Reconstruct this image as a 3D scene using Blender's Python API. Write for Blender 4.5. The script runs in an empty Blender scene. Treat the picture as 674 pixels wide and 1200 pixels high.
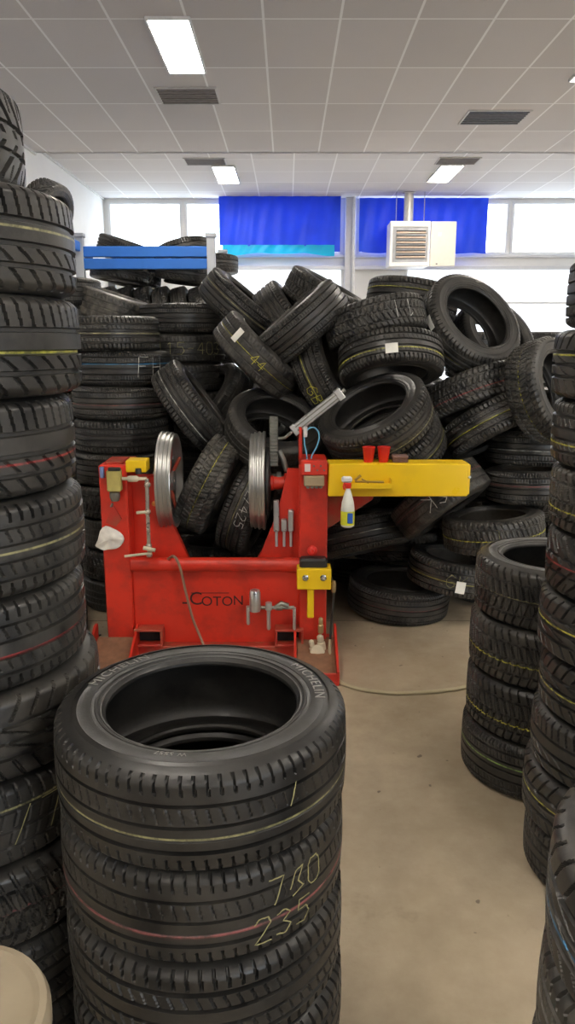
import bpy, math, random
import numpy as np
from mathutils import Vector, Matrix
random.seed(7)
PI = math.pi
SC = bpy.context.scene
COL = SC.collection
PITCH = math.radians(13.0)
F = 870.0
CAMZ = 1.9
CAM = Vector((0, 0, CAMZ))
RT = Vector((1, 0, 0)); FW = Vector((0, math.cos(PITCH), -math.sin(PITCH))); UPV = Vector((0, math.sin(PITCH), math.cos(PITCH)))

def ray(px, py):
    return FW + RT * ((px - 337) / F) - UPV * ((py - 600) / F)
def P(px, py, Y):
    d = ray(px, py)
    return CAM + d * (Y / d.y)

# ------------------------------------------------------------------ materials
MATS = {}
def nodemat(name):
    m = bpy.data.materials.new(name); m.use_nodes = True
    nt = m.node_tree
    for n in list(nt.nodes): nt.nodes.remove(n)
    out = nt.nodes.new('ShaderNodeOutputMaterial')
    b = nt.nodes.new('ShaderNodeBsdfPrincipled')
    nt.links.new(b.outputs[0], out.inputs[0])
    return m, nt, b, out
def sv(nt, sock, v):
    if hasattr(v, 'is_linked') or hasattr(v, 'links'): nt.links.new(v, sock)
    else:
        sock.default_value = v
def mth(nt, op, a, b=0.0, c=None):
    n = nt.nodes.new('ShaderNodeMath'); n.operation = op
    sv(nt, n.inputs[0], a); sv(nt, n.inputs[1], b)
    if c is not None: sv(nt, n.inputs[2], c)
    return n.outputs[0]
def mixc(nt, f, a, b):
    n = nt.nodes.new('ShaderNodeMix'); n.data_type = 'RGBA'
    sv(nt, n.inputs[0], f); sv(nt, n.inputs[6], a); sv(nt, n.inputs[7], b)
    return n.outputs[2]
def noise(nt, scale, detail=3.0, rough=0.55, vec=None):
    n = nt.nodes.new('ShaderNodeTexNoise'); n.inputs['Scale'].default_value = scale
    n.inputs['Detail'].default_value = detail; n.inputs['Roughness'].default_value = rough
    if vec is None:
        tc = nt.nodes.new('ShaderNodeTexCoord'); vec = tc.outputs['Object']
    nt.links.new(vec, n.inputs['Vector'])
    return n.outputs['Fac']
def maprange(nt, v, a, b, c=0.0, d=1.0):
    n = nt.nodes.new('ShaderNodeMapRange'); n.clamp = True
    sv(nt, n.inputs[0], v); n.inputs[1].default_value = a; n.inputs[2].default_value = b
    n.inputs[3].default_value = c; n.inputs[4].default_value = d
    return n.outputs[0]
def c4(c): return (c[0], c[1], c[2], 1.0)
def bump(nt, b, h, strength=0.3, dist=0.005):
    n = nt.nodes.new('ShaderNodeBump'); n.inputs['Strength'].default_value = strength
    n.inputs['Distance'].default_value = dist
    nt.links.new(h, n.inputs['Height']); nt.links.new(n.outputs[0], b.inputs['Normal'])

def simple(name, col, rough=0.5, metal=0.0, var=0.15, scale=12.0, dirt=None, dirt_amt=0.0, dirt_scale=5.0, spec=0.5):
    if name in MATS: return MATS[name]
    m, nt, b, out = nodemat(name)
    f = noise(nt, scale, 4)
    dark = [max(0, x * (1 - var * 2)) for x in col]; lite = [min(1, x * (1 + var)) for x in col]
    c = mixc(nt, f, c4(dark), c4(lite))
    if dirt:
        g = maprange(nt, noise(nt, dirt_scale, 6, 0.65), 0.62 - 0.35 * dirt_amt, 0.75)
        c = mixc(nt, mth(nt, 'MULTIPLY', g, min(1.0, dirt_amt * 1.6)), c, c4(dirt))
    nt.links.new(c, b.inputs['Base Color'])
    r = maprange(nt, noise(nt, scale * 2.3, 3), 0.3, 0.7, max(0.02, rough - 0.08), min(1, rough + 0.1))
    nt.links.new(r, b.inputs['Roughness'])
    b.inputs['Metallic'].default_value = metal
    b.inputs['Specular IOR Level'].default_value = spec
    MATS[name] = m
    return m

STRIPE = {'yellow': (0.66, 0.63, 0.07), 'paleyellow': (0.36, 0.34, 0.16), 'red': (0.42, 0.05, 0.05), 'white': (0.6, 0.6, 0.56),
          'blue': (0.05, 0.30, 0.62), 'pink': (0.26, 0.07, 0.07), 'green': (0.35, 0.6, 0.15)}
def rubber(stripe=None, z0=0.0, tone=1.0, dust=1.0, wid=0.0028):
    key = 'tyre_rubber_%s_%.2f_%.2f_%.2f_%.4f' % (stripe, z0, tone, dust, wid)
    if key in MATS: return MATS[key]
    m, nt, b, out = nodemat(key)
    tc = nt.nodes.new('ShaderNodeTexCoord')
    oi = nt.nodes.new('ShaderNodeObjectInfo')
    add = nt.nodes.new('ShaderNodeVectorMath'); add.operation = 'ADD'
    comb = nt.nodes.new('ShaderNodeCombineXYZ')
    nt.links.new(mth(nt, 'MULTIPLY', oi.outputs['Random'], 23.0), comb.inputs[0])
    nt.links.new(mth(nt, 'MULTIPLY', oi.outputs['Random'], 11.0), comb.inputs[2])
    nt.links.new(tc.outputs['Object'], add.inputs[0]); nt.links.new(comb.outputs[0], add.inputs[1])
    v = add.outputs[0]
    f = maprange(nt, noise(nt, 9, 6, 0.68, v), 0.38, 0.70)
    f2 = maprange(nt, noise(nt, 60, 3, 0.6, v), 0.3, 0.8)
    base = mixc(nt, f2, c4((0.010 * tone, 0.010 * tone, 0.0105 * tone)), c4((0.022 * tone, 0.0215 * tone, 0.0205 * tone)))
    dustc = (0.115 * tone, 0.105 * tone, 0.088 * tone)
    rnd = mth(nt, 'MULTIPLY_ADD', oi.outputs['Random'], 0.5, 0.25)
    df = mth(nt, 'MULTIPLY', f, mth(nt, 'MULTIPLY', rnd, dust))
    c = mixc(nt, df, base, c4(dustc))
    if stripe:
        sep = nt.nodes.new('ShaderNodeSeparateXYZ'); nt.links.new(tc.outputs['Object'], sep.inputs[0])
        d = mth(nt, 'ABSOLUTE', mth(nt, 'SUBTRACT', sep.outputs[2], z0))
        g = maprange(nt, d, wid * 0.6, wid * 1.2, 1.0, 0.0)
        br = maprange(nt, noise(nt, 30, 4, 0.7, v), 0.38, 0.60, 0.18, 0.85)
        c = mixc(nt, mth(nt, 'MULTIPLY', g, br), c, c4(STRIPE[stripe]))
    nt.links.new(c, b.inputs['Base Color'])
    rr = maprange(nt, f, 0, 1, 0.34, 0.58)
    nt.links.new(rr, b.inputs['Roughness'])
    b.inputs['Specular IOR Level'].default_value = 0.5
    bump(nt, b, noise(nt, 240, 3, 0.6, v), 0.25, 0.001)
    MATS[key] = m
    return m
def emis(name, col, st):
    if name in MATS: return MATS[name]
    m, nt, b, out = nodemat(name)
    b.inputs['Base Color'].default_value = c4(col)
    b.inputs['Emission Color'].default_value = c4(col); b.inputs['Emission Strength'].default_value = st
    MATS[name] = m
    return m

# ------------------------------------------------------------------ mesh helpers
def mesh_from(name, verts, faces, smooth=True, sharp=None):
    me = bpy.data.meshes.new(name)
    me.from_pydata([tuple(v) for v in verts], [], faces)
    if smooth:
        me.polygons.foreach_set('use_smooth', [True] * len(me.polygons))
        if sharp: me.set_sharp_from_angle(angle=math.radians(sharp))
    me.update()
    return me
def wloc(o):
    v = Vector((0, 0, 0))
    while o is not None:
        v += o.location; o = o.parent
    return v
class MB:
    def __init__(s): s.v = []; s.f = []
    def add(s, vs, fs):
        n = len(s.v); s.v += [Vector(v) for v in vs]; s.f += [tuple(i + n for i in f) for f in fs]; return s
    def box(s, x0, x1, y0, y1, z0, z1, bev=0.004, M=None):
        # bevelled box: 24 corner verts
        b = min(bev, 0.45 * abs(x1 - x0), 0.45 * abs(y1 - y0), 0.45 * abs(z1 - z0))
        xs, ys, zs = (x0, x1), (y0, y1), (z0, z1)
        vs = []; idx = {}
        for i in (0, 1):
            for j in (0, 1):
                for k in (0, 1):
                    sx, sy, sz = (1 - 2 * i), (1 - 2 * j), (1 - 2 * k)
                    c = Vector((xs[i], ys[j], zs[k]))
                    for ax in range(3):
                        o = Vector((sx * b, sy * b, sz * b)); o[ax] = 0
                        idx[(i, j, k, ax)] = len(vs); vs.append(c + o)
        fs = []
        def q(*a): fs.append(tuple(idx[t] for t in a))
        for i in (0, 1): q((i,0,0,0),(i,1,0,0),(i,1,1,0),(i,0,1,0))
        for j in (0, 1): q((0,j,0,1),(1,j,0,1),(1,j,1,1),(0,j,1,1))
        for k in (0, 1): q((0,0,k,2),(1,0,k,2),(1,1,k,2),(0,1,k,2))
        for j in (0, 1):
            for k in (0, 1): q((0,j,k,1),(1,j,k,1),(1,j,k,2),(0,j,k,2))
        for i in (0, 1):
            for k in (0, 1): q((i,0,k,0),(i,1,k,0),(i,1,k,2),(i,0,k,2))
        for i in (0, 1):
            for j in (0, 1): q((i,j,0,0),(i,j,1,0),(i,j,1,1),(i,j,0,1))
        for i in (0, 1):
            for j in (0, 1):
                for k in (0, 1): q((i,j,k,0),(i,j,k,1),(i,j,k,2))
        if M is not None: vs = [M @ v for v in vs]
        return s.add(vs, fs)
    def tube(s, pts, r, n=12, cap=True, rs=None):
        pts = [Vector(p) for p in pts]; vs = []; fs = []
        up = None
        for i, p in enumerate(pts):
            a = pts[max(0, i - 1)]; c = pts[min(len(pts) - 1, i + 1)]
            t = (c - a).normalized()
            if up is None:
                up = t.orthogonal().normalized()
            up = (up - t * up.dot(t)).normalized(); w = t.cross(up)
            rr = rs[i] if rs else r
            for k in range(n):
                an = 2 * PI * k / n
                vs.append(p + up * (math.cos(an) * rr) + w * (math.sin(an) * rr))
        for i in range(len(pts) - 1):
            for k in range(n):
                k2 = (k + 1) % n
                fs.append((i*n+k, i*n+k2, (i+1)*n+k2, (i+1)*n+k))
        if cap:
            fs.append(tuple(range(n - 1, -1, -1))); fs.append(tuple((len(pts)-1)*n + k for k in range(n)))
        return s.add(vs, fs)
    def lathe(s, prof, origin, axis=(0, 0, 1), n=32, cap=True):
        ax = Vector(axis).normalized(); u = ax.orthogonal().normalized(); w = ax.cross(u); o = Vector(origin)
        vs = []; fs = []
        for (r, h) in prof:
            for k in range(n):
                an = 2 * PI * k / n
                vs.append(o + ax * h + u * (math.cos(an) * r) + w * (math.sin(an) * r))
        for i in range(len(prof) - 1):
            for k in range(n):
                k2 = (k + 1) % n
                fs.append((i*n+k, i*n+k2, (i+1)*n+k2, (i+1)*n+k))
        if cap:
            fs.append(tuple(range(n - 1, -1, -1))); fs.append(tuple((len(prof)-1)*n + k for k in range(n)))
        return s.add(vs, fs)
    def prism(s, poly, y0, y1, M=None):
        # poly in XZ, extruded in Y
        n = len(poly)
        vs = [Vector((x, y0, z)) for x, z in poly] + [Vector((x, y1, z)) for x, z in poly]
        fs = [tuple(range(n)), tuple(range(2*n - 1, n - 1, -1))] + [(i, i + n, (i+1) % n + n, (i+1) % n) for i in range(n)]
        if M is not None: vs = [M @ v for v in vs]
        return s.add(vs, fs)
    def build(s, name, mat, parent=None, smooth=True, sharp=35):
        off = wloc(parent) if parent else Vector((0, 0, 0))
        me = mesh_from(name, [v - off for v in s.v], s.f, smooth, sharp)
        import bmesh
        bm = bmesh.new(); bm.from_mesh(me); bmesh.ops.recalc_face_normals(bm, faces=bm.faces); bm.to_mesh(me); bm.free()
        me.materials.append(mat)
        o = bpy.data.objects.new(name, me); COL.objects.link(o)
        if parent: o.parent = parent
        return o
def tag(o, label=None, cat=None, group=None, kind=None):
    if label: o['label'] = label
    if cat: o['category'] = cat
    if group: o['group'] = group
    if kind: o['kind'] = kind
    return o
def struct(o, label=None):
    o['kind'] = 'structure'
    if label: o['label'] = label
    return o
def empty(name, loc, label, cat, group=None):
    o = bpy.data.objects.new(name, None); COL.objects.link(o); o.location = loc; o.empty_display_size = 0.1
    return tag(o, label, cat, group)

# ------------------------------------------------------------------ tyre meshes (R=.33, W=.22)
R0, W0, RB = 0.33, 0.222, 0.216
def sst(x, e=0.5): return np.clip(x, 0, 1)
def circ(v, cs, w):
    m = np.zeros_like(v)
    for c in cs: m = np.maximum(m, (np.abs(v - c) < w).astype(float))
    return m
def lat(th, v, N, duty, ph=0.0):
    return (np.mod(th * N / (2 * PI) + ph, 1.0) < duty).astype(float)
def pattern(kind, th, v):
    av = np.abs(v)
    if kind == 'rib':
        d = circ(v, (-.55, -.18, .18, .55), .045)
        d = np.maximum(d, lat(th, v, 72, .22, v * .5) * (av > .64))
        d = np.maximum(d, .45 * lat(th, v, 72, .16, v * 1.6) * (av > .22) * (av < .48))
    elif kind == 'winter':
        tri = np.abs(np.mod(th * 56 / (2 * PI), 1) - .5)
        d = circ(v + .10 * tri, (-.52, 0, .56), .04)
        d = np.maximum(d, lat(th, v, 56, .26, av * 1.1 + (v > 0) * .5))
        d = np.maximum(d, .35 * lat(th, v, 112, .25, v * 1.0) * (av < .5))
    elif kind == 'vee':
        d = circ(v, (-.26, .26), .045)
        d = np.maximum(d, lat(th, v, 34, .26, av * 1.9) * (av > .08))
        d = np.maximum(d, .6 * lat(th, v, 68, .18, av * 1.9) * (av > .5))
    elif kind == 'asym':
        d = circ(v, (-.52, -.12, .34), .05)
        d = np.maximum(d, lat(th, v, 64, .2, v * .6) * (v > .42))
        d = np.maximum(d, .9 * lat(th, v, 40, .2, v * 1.8) * (v < -.6))
        d = np.maximum(d, .7 * lat(th, v, 40, .17, v * 2.6) * (v > -.46) * (v < -.2))
    elif kind == 'fine':
        d = circ(v, (-.68, -.34, 0, .34, .68), .028)
        d = np.maximum(d, .4 * lat(th, v, 110, .25, v * .8) * (av > .4))
        d = np.maximum(d, .8 * lat(th, v, 110, .3, 0) * (av > .8))
    elif kind == 'sport':
        d = circ(v, (-.38, .0, .38), .06)
        d = np.maximum(d, lat(th, v, 44, .17, -av * 1.3) * (av > .46))
        d = np.maximum(d, .8 * lat(th, v, 22, .12, v * 3.2) * (av < .33))
    elif kind == 'touring':
        d = circ(v, (-.50, .02, .46), .032)
        d = np.maximum(d, .8 * lat(th, v, 80, .16, v * .5) * (av > .66))
        d = np.maximum(d, .30 * lat(th, v, 80, .13, v * 1.2) * (v > .10) * (v < .40))
        d = np.maximum(d, .30 * circ(v, (-.25,), .014))
    elif kind == 'worn':
        d = .45 * circ(v, (-.45, -.05, .4), .04)
        d = np.maximum(d, .35 * lat(th, v, 66, .2, v * .7) * (av > .55))
        d = np.maximum(d, .2 * lat(th, v, 66, .2, -v) * (av < .5))
    return d
def grid_mesh(name, pos, close_s=False, sharp=40):
    nt, ns, _ = pos.shape
    i = np.arange(nt)[:, None]; j = np.arange(ns if close_s else ns - 1)[None, :]
    i2 = (i + 1) % nt; j2 = (j + 1) % ns
    q = np.stack(np.broadcast_arrays(i * ns + j, i2 * ns + j, i2 * ns + j2, i * ns + j2), -1).reshape(-1, 4)
    me = bpy.data.meshes.new(name)
    nv, nf = nt * ns, len(q)
    me.vertices.add(nv); me.vertices.foreach_set('co', pos.reshape(-1).astype(np.float32))
    me.loops.add(nf * 4); me.loops.foreach_set('vertex_index', q.reshape(-1).astype(np.int32))
    me.polygons.add(nf); me.polygons.foreach_set('loop_start', (np.arange(nf) * 4).astype(np.int32))
    me.polygons.foreach_set('use_smooth', np.ones(nf, dtype=bool))
    me.update(calc_edges=True); me.validate()
    if sharp: me.set_sharp_from_angle(angle=math.radians(sharp))
    return me
def tread_mesh(kind, hi):
    nt, ns = (720, 84) if hi else (432, 52)
    hw = 0.475 * W0
    v = np.linspace(-1, 1, ns)
    th = np.arange(nt) * 2 * PI / nt
    TH, V = np.meshgrid(th, v, indexing='ij')
    d = pattern(kind, TH, V) * 0.0098 * (np.abs(V) < .975)
    av = np.abs(V)
    r = R0 - .005 * V**2 - .020 * np.clip((av - .80) / .20, 0, 1)**2.2 - d
    z = V * hw
    # skirts down onto the casing
    def sk(side):
        rr = np.full((nt, 1), R0 - .040); zz = np.full((nt, 1), side * .494 * W0)
        return rr, zz
    rl, zl = sk(-1); rh, zh = sk(1)
    rin = np.full((nt, 1), R0 - .036); rin2 = np.full((nt, 1), R0 - .0205)
    r = np.concatenate([rin2, rin, rl, r, rh, rin, rin2], 1); z = np.concatenate([zl * .80, zl * .92, zl, z, zh, zh * .92, zh * .80], 1)
    T = np.broadcast_to(th[:, None], r.shape)
    pos = np.stack([r * np.cos(T), r * np.sin(T), z], -1)
    me = grid_mesh('tread_' + kind, pos, True)
    return me
def casing_mesh(hi):
    nt = 128 if hi else 80
    half = [(R0 - .0175, .0), (R0 - .0175, .36), (R0 - .030, .455), (R0 - .040, .482), (R0 - .050, .493), (R0 - .052, .499), (R0 - .055, .494), (R0 - .075, .5), (R0 - .082, .5), (.247, .493), (.240, .489),
            (.2385, .497), (.2345, .497), (.233, .482), (.229, .472), (.2275, .477), (.2245, .475), (.222, .455), (.217, .43), (RB, .40), (.219, .375),
            (.228, .378), (.245, .425), (.27, .452), (.29, .44), (.299, .39), (.304, .3), (.306, .15)]
    up = [(r, f * W0) for r, f in half]
    prof = up + [(r, -z) for r, z in reversed(up[1:])]
    pr = np.array(prof); th = np.arange(nt) * 2 * PI / nt
    pos = np.stack([pr[None, :, 0] * np.cos(th)[:, None], pr[None, :, 0] * np.sin(th)[:, None], np.broadcast_to(pr[None, :, 1], (nt, len(prof)))], -1)
    return grid_mesh('tyre_casing', pos, True, 32)
TREADS = {}
def get_tread(kind, hi):
    k = (kind, hi)
    if k not in TREADS:
        me = tread_mesh(kind, hi); me.materials.append(rubber()); TREADS[k] = me
    return TREADS[k]
CAS = {True: casing_mesh(True), False: casing_mesh(False)}
SWM = rubber(None, 0, 1.0, 1.0)
for c_ in CAS.values(): c_.materials.append(SWM)

PROTO = {}
def tyre(M, kind='rib', hi=False, stripe=None, z0=0.0, tone=1.0, dust=1.0, R=R0, W=W0, label='', group=None, wid=0.0028):
    """M: 4x4 placing the tyre; local z is its axle."""
    key = hi
    root = PROTO[key].copy() if key in PROTO else bpy.data.objects.new('tyre', CAS[hi])
    PROTO.setdefault(key, root)
    if root is PROTO[key] and root.name in COL.objects: root = root.copy()
    for k in list(root.keys()):
        if k in ('group', 'label'): del root[k]
    COL.objects.link(root)
    root.matrix_world = M @ Matrix.Diagonal((R / R0, R / R0, W / W0, 1))
    root.material_slots[0].link = 'OBJECT'; root.material_slots[0].material = rubber(None, 0, tone, dust)
    t = bpy.data.objects.new('tread', get_tread(kind, hi)); COL.objects.link(t); t.parent = root
    t.material_slots[0].link = 'OBJECT'; t.material_slots[0].material = rubber(stripe, z0, tone, dust, wid)
    tag(root, label, 'tyre', group)
    root['_k'] = 0; del root['_k']
    return root
def basis_from_axis(ax, spin=0.0):
    ax = Vector(ax).normalized()
    q = Vector((0, 0, 1)).rotation_difference(ax)
    return q.to_matrix().to_4x4() @ Matrix.Rotation(spin, 4, 'Z')
def tpix(px, py, Y, nang, e, **kw):
    """nang: direction on the picture of the visible face's normal, e: how open the face looks"""
    d = ray(px, py).normalized(); toward = -d
    r = RT - d * RT.dot(d); r.normalize(); u = r.cross(d); u.normalize()
    a = math.radians(nang); ca = math.sqrt(max(0, 1 - e * e))
    ax = (r * math.cos(a) + u * math.sin(a)) * ca + toward * e
    M = Matrix.Translation(P(px, py, Y)) @ basis_from_axis(ax, random.uniform(0, 6))
    return tyre(M, **kw)

# strokes for chalk figures: unit box 0..1 wide .6, polylines
GL = {'0': [[(0,.2),(0,.8),(.15,1),(.45,1),(.6,.8),(.6,.2),(.45,0),(.15,0),(0,.2)]],
 '1': [[(.1,.8),(.3,1),(.3,0)]], '2': [[(0,.8),(.15,1),(.5,1),(.6,.75),(0,0),(.65,0)]],
 '3': [[(0,.9),(.3,1),(.55,.8),(.25,.55),(.6,.3),(.35,0),(0,.1)]], '4': [[(.45,0),(.45,1),(0,.35),(.65,.35)]],
 '5': [[(.6,1),(.1,1),(.05,.6),(.45,.62),(.6,.3),(.4,0),(0,.05)]], '6': [[(.5,1),(.1,.6),(0,.25),(.2,0),(.5,.05),(.6,.3),(.4,.5),(.05,.35)]],
 '7': [[(0,1),(.6,1),(.2,0)]], '8': [[(.3,.5),(.05,.75),(.3,1),(.55,.75),(.3,.5),(0,.25),(.3,0),(.6,.25),(.3,.5)]],
 '9': [[(.55,.7),(.3,.5),(.05,.7),(.25,1),(.55,.85),(.5,0)]], '-': [[(.05,.5),(.5,.5)]], '/': [[(0,0),(.5,1)]], 'I': [[(.3,0),(.3,1)]],
 'F': [[(0,0),(.1,1),(.6,1)],[(.05,.55),(.45,.55)]], 'H': [[(0,0),(.05,1)],[(.5,0),(.55,1)],[(0,.5),(.55,.5)]],
 'G': [[(.6,.85),(.3,1),(0,.6),(.05,.15),(.35,0),(.6,.2),(.55,.45),(.3,.45)]], 'B': [[(0,0),(0,1),(.45,.9),(.4,.6),(0,.5),(.5,.4),(.5,.05),(0,0)]],
 'K': [[(.05,0),(.05,1)],[(.6,1),(.05,.4),(.6,0)]], 'S': [[(.6,.85),(.3,1),(.05,.8),(.5,.4),(.4,.05),(0,.1)]],
 'N': [[(0,0),(.05,1),(.5,0),(.55,1)]], '?': [[(0,.3),(.25,.9),(.6,1),(.35,.5),(.6,.2),(.1,0)]]}
def chalk(t, text, col, zc, h, dth=0.0, flip=1, thick=0.0032, wf=0.62, slant=0.0, facing=CAM):
    """chalk writing on the tread of tyre t, centred where the tread faces the point `facing`"""
    inv = t.matrix_basis.inverted(); lc = inv @ facing
    th0 = math.atan2(lc.y, lc.x) + dth
    adv = h * .85 * wf / .62
    n = len(text); tot = adv * n
    vs = []; fs = []
    rr = R0 + .0012
    for i, ch in enumerate(text):
        for line in GL.get(ch, []):
            pts = []
            for a, b in zip(line[:-1], line[1:]):
                for q in range(5):
                    s = q / 5; pts.append((a[0] + (b[0]-a[0]) * s, a[1] + (b[1]-a[1]) * s))
            pts.append(line[-1])
            pts = [(-tot/2 + adv * i + p[0] * h * wf / .62 + slant * p[1] * h + random.uniform(-1,1)*.0008, (p[1] - .5) * h + random.uniform(-1,1)*.0008) for p in pts]
            L = []; 
            for k, p in enumerate(pts):
                a = pts[max(0, k-1)]; b = pts[min(len(pts)-1, k+1)]
                dx, dy = b[0]-a[0], b[1]-a[1]; m = math.hypot(dx, dy) or 1
                w = thick * random.uniform(.6, 1.1) / 2
                nx, ny = -dy/m*w, dx/m*w
                for (x, y) in ((p[0]+nx, p[1]+ny), (p[0]-nx, p[1]-ny)):
                    x *= flip; y *= flip
                    z = zc + y; th = th0 + x / R0
                    av = min(1, abs(z) / (.475 * W0))
                    r = rr - .005*av**2 - .020*max(0, (av-.8)/.2)**2.2
                    L.append((r*math.cos(th), r*math.sin(th), z)); 
            n0 = len(vs); vs += L
            for k in range(len(pts)-1): fs.append((n0+2*k, n0+2*k+1, n0+2*k+3, n0+2*k+2))
    me = mesh_from('chalk_mark', vs, fs, True)
    me.materials.append(simple('chalk_' + col, STRIPE[col], .9, var=.1))
    o = bpy.data.objects.new('chalk_mark', me); COL.objects.link(o); o.parent = t
    o['label'] = {'white': 'white', 'paleyellow': 'pale yellow', 'yellow': 'yellow', 'pink':'reddish'}.get(col, col) + ' chalk figures'
    return o
def paper(t, zc, wth, wz, at, col='paper_white'):
    inv = t.matrix_basis.inverted(); lc = inv @ at
    th0 = math.atan2(lc.y, lc.x); vs = []; fs = []
    n = 8
    for i in range(n + 1):
        th = th0 + (i / n - .5) * wth / R0
        for z in (zc - wz/2, zc + wz/2):
            for r in (R0 + .0014, R0 + .0030): vs.append((r*math.cos(th), r*math.sin(th), z))
    for i in range(n):
        a = i * 4
        fs += [(a, a+4, a+6, a+2), (a+1, a+3, a+7, a+5), (a, a+1, a+5, a+4), (a+2, a+6, a+7, a+3)]
    fs += [(0, 2, 3, 1), (n*4, n*4+1, n*4+3, n*4+2)]
    me = mesh_from('paper_label', vs, fs, False); me.materials.append(simple(col, (.85, .84, .78), .8, var=.05))
    o = bpy.data.objects.new('paper_label', me); COL.objects.link(o); o.parent = t; o['label'] = 'white paper sticker'
    return o

# ------------------------------------------------------------------ room shell
YB = 15.5; XL = -3.6; XR = 6.6; YF = -4.0; H1 = CAMZ + 2.6; H2 = CAMZ + 2.7; YS = 11.44
# floor
m, nt, b, out = nodemat('concrete_floor')
n1 = maprange(nt, noise(nt, 0.9, 6, .6), .35, .7); n2 = noise(nt, 6, 6, .7); n3 = maprange(nt, noise(nt, 2.6, 5, .7), .60, .72)
c = mixc(nt, n1, c4((.34, .275, .185)), c4((.52, .435, .315)))
c = mixc(nt, maprange(nt, n2, .35, .75, 0, .35), c, c4((.22, .17, .12)))
c = mixc(nt, mth(nt, 'MULTIPLY', n3, .45), c, c4((.17, .13, .095)))
n4 = maprange(nt, noise(nt, 11, 2, .5), .75, .79); c = mixc(nt, mth(nt, 'MULTIPLY', n4, .7), c, c4((.62, .56, .46)))
n5 = maprange(nt, noise(nt, 17, 2, .4), .73, .76); c = mixc(nt, mth(nt, 'MULTIPLY', n5, .7), c, c4((.07, .05, .04)))
nt.links.new(c, b.inputs['Base Color'])
nt.links.new(maprange(nt, n2, .3, .7, .45, .75), b.inputs['Roughness'])
bump(nt, b, noise(nt, 40, 5, .7), .25, .004)
FLOOR_M = m
struct(MB().box(XL - .2, XR + .2, YF - .2, YB + .2, -.2, 0, 0).build('floor', FLOOR_M, smooth=False))
# expansion joint and scratches in the concrete
struct(MB().box(XL, XR, 4.86, 4.865, 0.0, .0012, 0).build('trim_1', simple('joint', (.12, .09, .07), .9), smooth=False))
# walls
WALL = simple('white_wall', (.80, .80, .79), .7, var=.03, scale=3)
struct(MB().box(XL - .2, XL, YF, YB, 0, H2 + .4, 0).build('wall_left', WALL, smooth=False))
struct(MB().box(XR, XR + .2, YF, YB, 0, H2 + .4, 0).build('wall_right', WALL, smooth=False))
# ceiling (two levels)
def ceil_mat(name, sx, x0, sy, y0, colr, line):
    m, nt, b, out = nodemat(name)
    tc = nt.nodes.new('ShaderNodeTexCoord'); sep = nt.nodes.new('ShaderNodeSeparateXYZ'); nt.links.new(tc.outputs['Object'], sep.inputs[0])
    def grid(s, size, o, w):
        f = mth(nt, 'FRACT', mth(nt, 'DIVIDE', mth(nt, 'SUBTRACT', s, o), size))
        f = mth(nt, 'MULTIPLY', mth(nt, 'MINIMUM', f, mth(nt, 'SUBTRACT', 1.0, f)), size)
        return mth(nt, 'LESS_THAN', f, w)
    gx = grid(sep.outputs[0], sx, x0, .011); gy = grid(sep.outputs[1], sy, y0, .011)
    g = mth(nt, 'MAXIMUM', gx, gy)
    fl = [None, None]
    for i, (s, size, o) in enumerate(((sep.outputs[0], sx, x0), (sep.outputs[1], sy, y0))):
        fl[i] = mth(nt, 'FLOOR', mth(nt, 'DIVIDE', mth(nt, 'SUBTRACT', s, o), size))
    cb = nt.nodes.new('ShaderNodeCombineXYZ'); nt.links.new(fl[0], cb.inputs[0]); nt.links.new(fl[1], cb.inputs[1])
    wn = nt.nodes.new('ShaderNodeTexWhiteNoise'); nt.links.new(cb.outputs[0], wn.inputs[0])
    t = mixc(nt, wn.outputs['Value'], c4([x * .93 for x in colr]), c4([x * 1.04 for x in colr]))
    t = mixc(nt, maprange(nt, noise(nt, 90, 2), .55, .7, 0, .25), t, c4([x * .75 for x in colr]))
    c = mixc(nt, g, t, c4(line))
    nt.links.new(c, b.inputs['Base Color']); b.inputs['Roughness'].default_value = .85
    b.inputs['Specular IOR Level'].default_value = .2
    return m
CM1 = ceil_mat('ceiling_tiles', .64, -.2, 1.13, 6.92, (.60, .575, .57), (.85, .85, .85))
CM2 = ceil_mat('ceiling_tiles_rear', .64, .1, .84, YS, (.66, .645, .645), (.85, .85, .85))
struct(MB().box(XL - .1, XR + .1, YF, YS, H1, H1 + .06, 0).build('ceiling', CM1, smooth=False))
struct(MB().box(XL - .1, XR + .1, YS - .3, YB + .1, H2, H2 + .06, 0).build('ceiling', CM2, smooth=False))
struct(MB().box(XL, XR, YS - .04, YS, H1 - .0, H2, 0).build('trim_2', simple('ceiling_edge', (.75, .75, .75), .6), smooth=False))
# wall angle at the left
struct(MB().box(XL, XL + .03, YF, YS, H1 - .03, H1, 0).box(XL, XL + .03, YS, YB, H2 - .03, H2, 0).build('trim_3', simple('ceiling_edge', (.75, .75, .75), .6), smooth=False))

# rear wall: strips around openings
def X_at(px, py, Y): return P(px, py, Y).x
ZT = 4.55; ZW = 3.56
wx = lambda px: X_at(px, 268, YB)
wins = [(XL + .08, wx(214)), (wx(217), wx(399)), (wx(420), wx(596)), (wx(599), wx(760))]
D1 = (wx(262), wx(404)); D2 = (wx(476), XR - .1)
mb = MB()
mb.box(XL, XR, YB, YB + .2, ZT, H2 + .3, 0)
mb.box(XL, wins[0][0], YB, YB + .2, ZW, ZT, 0)
mb.box(wins[0][1], wins[1][0], YB, YB + .12, ZW, ZT, 0)
mb.box(wins[1][1], wins[2][0], YB, YB + .2, ZW, ZT, 0)
mb.box(wins[2][1], wins[3][0], YB, YB + .12, ZW, ZT, 0)
mb.box(wins[3][1], XR, YB, YB + .2, ZW, ZT, 0)
mb.box(XL, XR, YB, YB + .2, 3.30, ZW, 0)
mb.box(XL, D1[0], YB, YB + .2, 0, 3.3, 0)
mb.box(D1[1], D2[0], YB, YB + .2, 0, 3.3, 0)
mb.box(D2[1], XR, YB, YB + .2, 0, 3.3, 0)
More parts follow.
